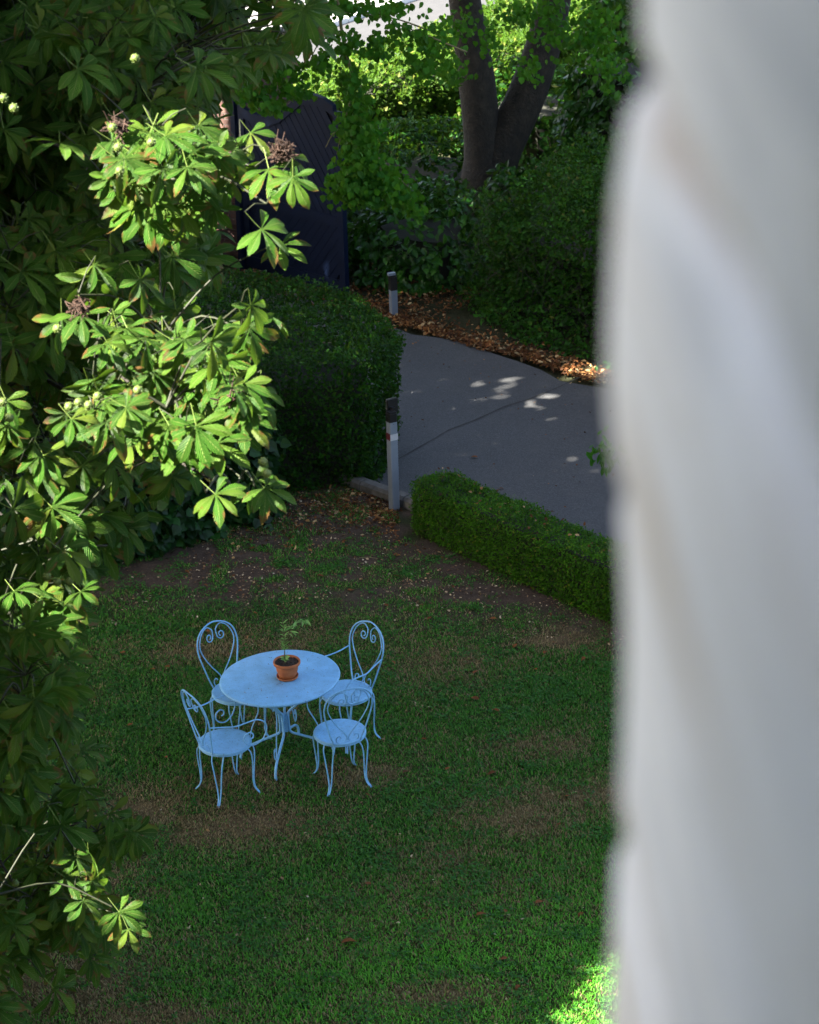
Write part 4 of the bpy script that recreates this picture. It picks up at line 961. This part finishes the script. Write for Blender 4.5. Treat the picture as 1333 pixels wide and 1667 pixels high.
# small litter: flecks of dead leaf and bark
def litter(name, pts, smin, smax, lift=.012, mat='litter'):
    k = len(pts); P_ = np.concatenate([pts, (lift+rng.random((k,1))*lift)], 1)
    V, Fq = scatter(T_OVA, F_OVA, P_, frames(randn(k)*[1,1,.35], randn(k)*.45+[0,0,1]), rng.uniform(smin, smax, k)); return stuff(mesh_obj(name, np_mesh(name, V, Fq, M[mat])))
def gauss_pts(px, py, sx, sy, n_):
    c = on_level(px, py); return np.stack([rng.normal(c.x, sx, n_), rng.normal(c.y, sy, n_)], 1)
x = rng.uniform(-3.2, 2.4, 45000); y = rng.uniform(13, 22.4, 45000); dr, ba = lawn_state(x, y); m = ~blocked(x, y) & (rng.random(len(x)) < .03+.8*ba*(.25+1.2*np.clip(vnoise(x, y, .5, 91)-.25, 0, 1)))
litter('soil_flecks', np.stack([x, y], 1)[m], .010, .036, mat='chips')
ps_ = np.concatenate([gauss_pts(600,815,.38,.28,1500), gauss_pts(655,840,.2,.25,700), gauss_pts(520,850,.5,.3,420), gauss_pts(380,860,.6,.35,350), gauss_pts(740,885,.25,.2,120)]); ps_ = ps_[~blocked(ps_[:,0], ps_[:,1])]
litter('leaf_litter', ps_, .02, .055)
aa = rng.uniform(-4.6, 1.5, 5200); cc_ = 3.76 + np.abs(rng.normal(0, .20, 5200)) + .2*(vnoise(aa, aa*0, .4, 95)-.5); far = np.array([dw(a_, c_)[:2] for a_, c_ in zip(aa, cc_)])
litter('driveway_leaf_litter', far, .025, .07, .03)
aa = rng.uniform(-6.5, -3.2, 3600); cc_ = rng.uniform(3.5, 6.0, 3600); litter('gate_leaf_litter', np.array([dw(a_, c_)[:2] for a_, c_ in zip(aa, cc_)]), .025, .065, .03)
aa = rng.uniform(-5, 3, 260); cc_ = 3.7-np.abs(rng.normal(0, 1.1, 260)); pts = np.array([dw(a_, c_)[:2] for a_, c_ in zip(aa, cc_) if c_ > .3]); litter('driveway_specks', pts, .015, .04, .028)
# bits of dead leaf lying on the table top
aa = rng.uniform(0, 2*pi, 46); rr = .44*np.sqrt(rng.random(46)); k = 46
V, Fq = scatter(T_OVA, F_OVA, np.stack([rr*np.cos(aa), rr*np.sin(aa), np.full(k, .741)], 1), frames(randn(k)*[1,1,.05], randn(k)*.1+[0,0,1]), rng.uniform(.005, .015, k)); stuff(mesh_obj('debris', np_mesh('debris', V, Fq, M['litter']), tb))
# single fallen leaves that can be told apart
fm = [np_mesh('fallen_leaf', T_OVA*[.75+.2*k,1,1.6-.5*k] , F_OVA, M['litter']) for k in range(3)]
def fallen(px, py, s, label, group=None, z=.03):
    p = on_level(px, py); o = bpy.data.objects.new('fallen_leaf', random.choice(fm)); o.location = (p.x, p.y, z); o.rotation_euler = (random.uniform(-.3,.3), random.uniform(-.3,.3), random.uniform(0, 6.3)); o.scale = (s, s, s)
    link(o); tag(o, label, 'leaf', group)
fallen(555, 1541, .12, 'large orange-brown fallen leaf lying alone on the green lawn near the bottom'); bpy.data.objects['fallen_leaf'].rotation_euler = (.1, -.1, -1.35)
fallen(925, 1302, .07, 'reddish fallen leaf on the lawn near the wall, level with the chair feet')
fallen(778, 750, .08, 'single pale leaf lying in the middle of the grey driveway', z=.04)
fallen(812, 800, .06, 'small pale leaf on the driveway just above the low hedge', z=.04)
sparse = [(645,945),(780,1140),(815,1168),(890,1068),(700,1215),(660,1260),(725,1262),(805,1258),(780,1100),(840,1050),(870,1100),(600,1300),(620,985),(560,965),(690,985),(700,1010),(735,960),(650,905),(475,1010),(640,1080),(300,930),(330,950),(410,1000),(390,965),(520,940),(200,1063),(258,1100),(280,1090),(270,1240),(220,1180),(880,1470),(950,1490),(820,1490),(770,1495),(850,1610),(1000,1290),(920,1345),(690,1500),(745,1350),(830,1560),(410,900),(450,925),(480,890),(560,900),(610,870),(700,880),(260,900),(830,940),(800,1010),(950,1075),(900,1010),(860,960),(340,1030),(600,1440)]
def where(px, py):
    if py < 950: return 'on the bare soil between the tall hedge and the table' if px < 600 else 'on the bare soil along the low hedge'
    if py < 1060: return 'on worn grass behind the table' if px < 640 else 'on worn grass in front of the low hedge'
    if px < 320: return 'on shaded grass between the chestnut leaves and the left chairs'
    if py < 1320: return 'on the grass right of the table and chairs'
    return 'on the green lawn in the foreground'
for px_, py_ in sparse: fallen(px_+random.uniform(-6,6), py_+random.uniform(-6,6), random.uniform(.045,.08), 'small dry fallen leaf '+where(px_, py_), 'dry fallen leaves scattered on the lawn')
# a few thin dead twigs
for px_, py_, a, lab_ in ((432,1015,.9,'thin dead twig on the grass just behind the flower pot'),(600,912,-.2,'thin dead twig on the bare soil near the low hedge end'),(490,925,2.0,'thin dead twig on the bare soil in front of the tall hedge')):
    p = on_level(px_, py_); o = MB().tube([(-.09,0,.02),(0,.012,.028),(.10,.0,.02)], [.003,.004,.002], 5).build('fallen_twig', M['twig']); o.location = (p.x, p.y, 0); o.rotation_euler = (0,0,a); tag(o, lab_, 'twig', 'dead twigs on the lawn')

# ================================================================ THE HOUSE THE PICTURE IS TAKEN FROM
hs = thing('house', 'house with a deep pale stone window reveal, seen blurred along the right edge', 'house', (0, 0, 0))
YO, YI = .925, .30; XJ = .0885; Z0, Z1 = 8.35, 10.55; XL = -1.25
mb = MB()
mb.box(-9, YI, 0, XL, YO, 12).box(XJ+.075, YI, 0, 5, YO, 12).box(XL, YI, 0, XJ+.075, YO, Z0).box(XL, YI, Z1, XJ+.075, YO, 12)
mb.box(-9, -7, 0, -8.6, YI, 12).box(4.6, -7, 0, 5, YI, 12).box(-8.6, -7, 0, 4.6, -6.6, 12)
mb.build('walls', M['plaster'], hs)
MB().box(-8.6, -6.6, 7.6, 4.6, YI, 7.8).build('room_floor', M['floorboard'], hs)
MB().box(-8.6, -6.6, 11.2, 4.6, YI, 11.35).build('ceiling', M['plaster'], hs)
MB().add([(-9.3,1.3,11.9),(5.3,1.3,11.9),(5.3,-3,15.2),(-9.3,-3,15.2),(-9.3,-7.4,11.9),(5.3,-7.4,11.9),(-9.3,1.3,12.05),(5.3,1.3,12.05),(5.3,-3,15.4),(-9.3,-3,15.4),(-9.3,-7.4,12.05),(5.3,-7.4,12.05)],
         [(0,3,2,1),(3,4,5,2),(6,7,8,9),(9,8,11,10),(0,1,7,6),(4,10,11,5),(1,2,8,7),(2,5,11,8),(0,6,9,3),(3,9,10,4)]).build('roof', M['roof'], hs)
MB().box(XL-.05, YI-.05, Z0-.0, XJ+.02, YO+.06, Z0+.05).build('window_sill', M['stone'], hs)
# reveal: rounded blocks with mortar between
MB().box(XJ+.012, YI+.01, Z0+.05, XJ+.073, YO-.012, Z1).build('reveal_mortar', M['mortar'], hs)
PROF = [(8.0,.086),(8.8355,.0843),(8.8583,.0833),(8.8916,.0854),(8.9241,.0869),(8.9559,.088),(9.0022,.0899),(9.0469,.0906),(9.1044,.0878),(9.1322,.0843),(9.1594,.0821),(9.1859,.082),(9.2373,.0844),(9.2743,.0895),(9.2863,.0935),(9.3101,.0944),(9.38,.090),(10.6,.088)]
zb = CAM_Z - .711 - .166*2; i = 0
while zb < Z1-.05:
    h_ = .1655; nx_, ny_, nz_ = 5, 26, 14; m_ = MB(); V = []
    ys = np.linspace(YI+.02, YO+.0, ny_); zs = np.linspace(zb+.002, zb+h_-.002, nz_)
    for yy in ys:
        for zz in zs:
            x0 = float(np.interp(zz, [p[0] for p in PROF], [p[1] for p in PROF])) - .001
            ez = min(zz-(zb+.002), zb+h_-.002-zz); ey = min(yy-(YI+.02), YO-yy)
            rz_ = max(0, .016-ez)/.016; ry_ = max(0, .022-ey)/.022; fy = (YO-yy)/(YO-YI)
            bul = .005*fy*(float(vnoise(np.array([yy+i*3.1]), np.array([zz]), .09, 5)[0])-.5) + .003*min(1, fy*3)*(float(vnoise(np.array([yy]), np.array([zz*1.7+i]), .03, 6)[0])-.5)
            V.append((x0 + bul + .005*(1-sqrt(max(0, 1-rz_**2))) + .020*(1-sqrt(max(0, 1-ry_**2))), yy, zz))
    nA = len(V); V += [(XJ+.072, yy, zz) for yy in ys for zz in zs]
    F = [(a*nz_+b, a*nz_+b+1, (a+1)*nz_+b+1, (a+1)*nz_+b) for a in range(ny_-1) for b in range(nz_-1)]
    for a in range(ny_-1): F += [(a*nz_, (a+1)*nz_, nA+(a+1)*nz_, nA+a*nz_), (a*nz_+nz_-1, nA+a*nz_+nz_-1, nA+(a+1)*nz_+nz_-1, (a+1)*nz_+nz_-1)]
    for b in range(nz_-1): F += [(b, nA+b, nA+b+1, b+1), ((ny_-1)*nz_+b, (ny_-1)*nz_+b+1, nA+(ny_-1)*nz_+b+1, nA+(ny_-1)*nz_+b)]
    m_.add(V, F); o = m_.build('stone_block', M['stone'], hs, True); zb += h_ + .0005; i += 1
print('done')
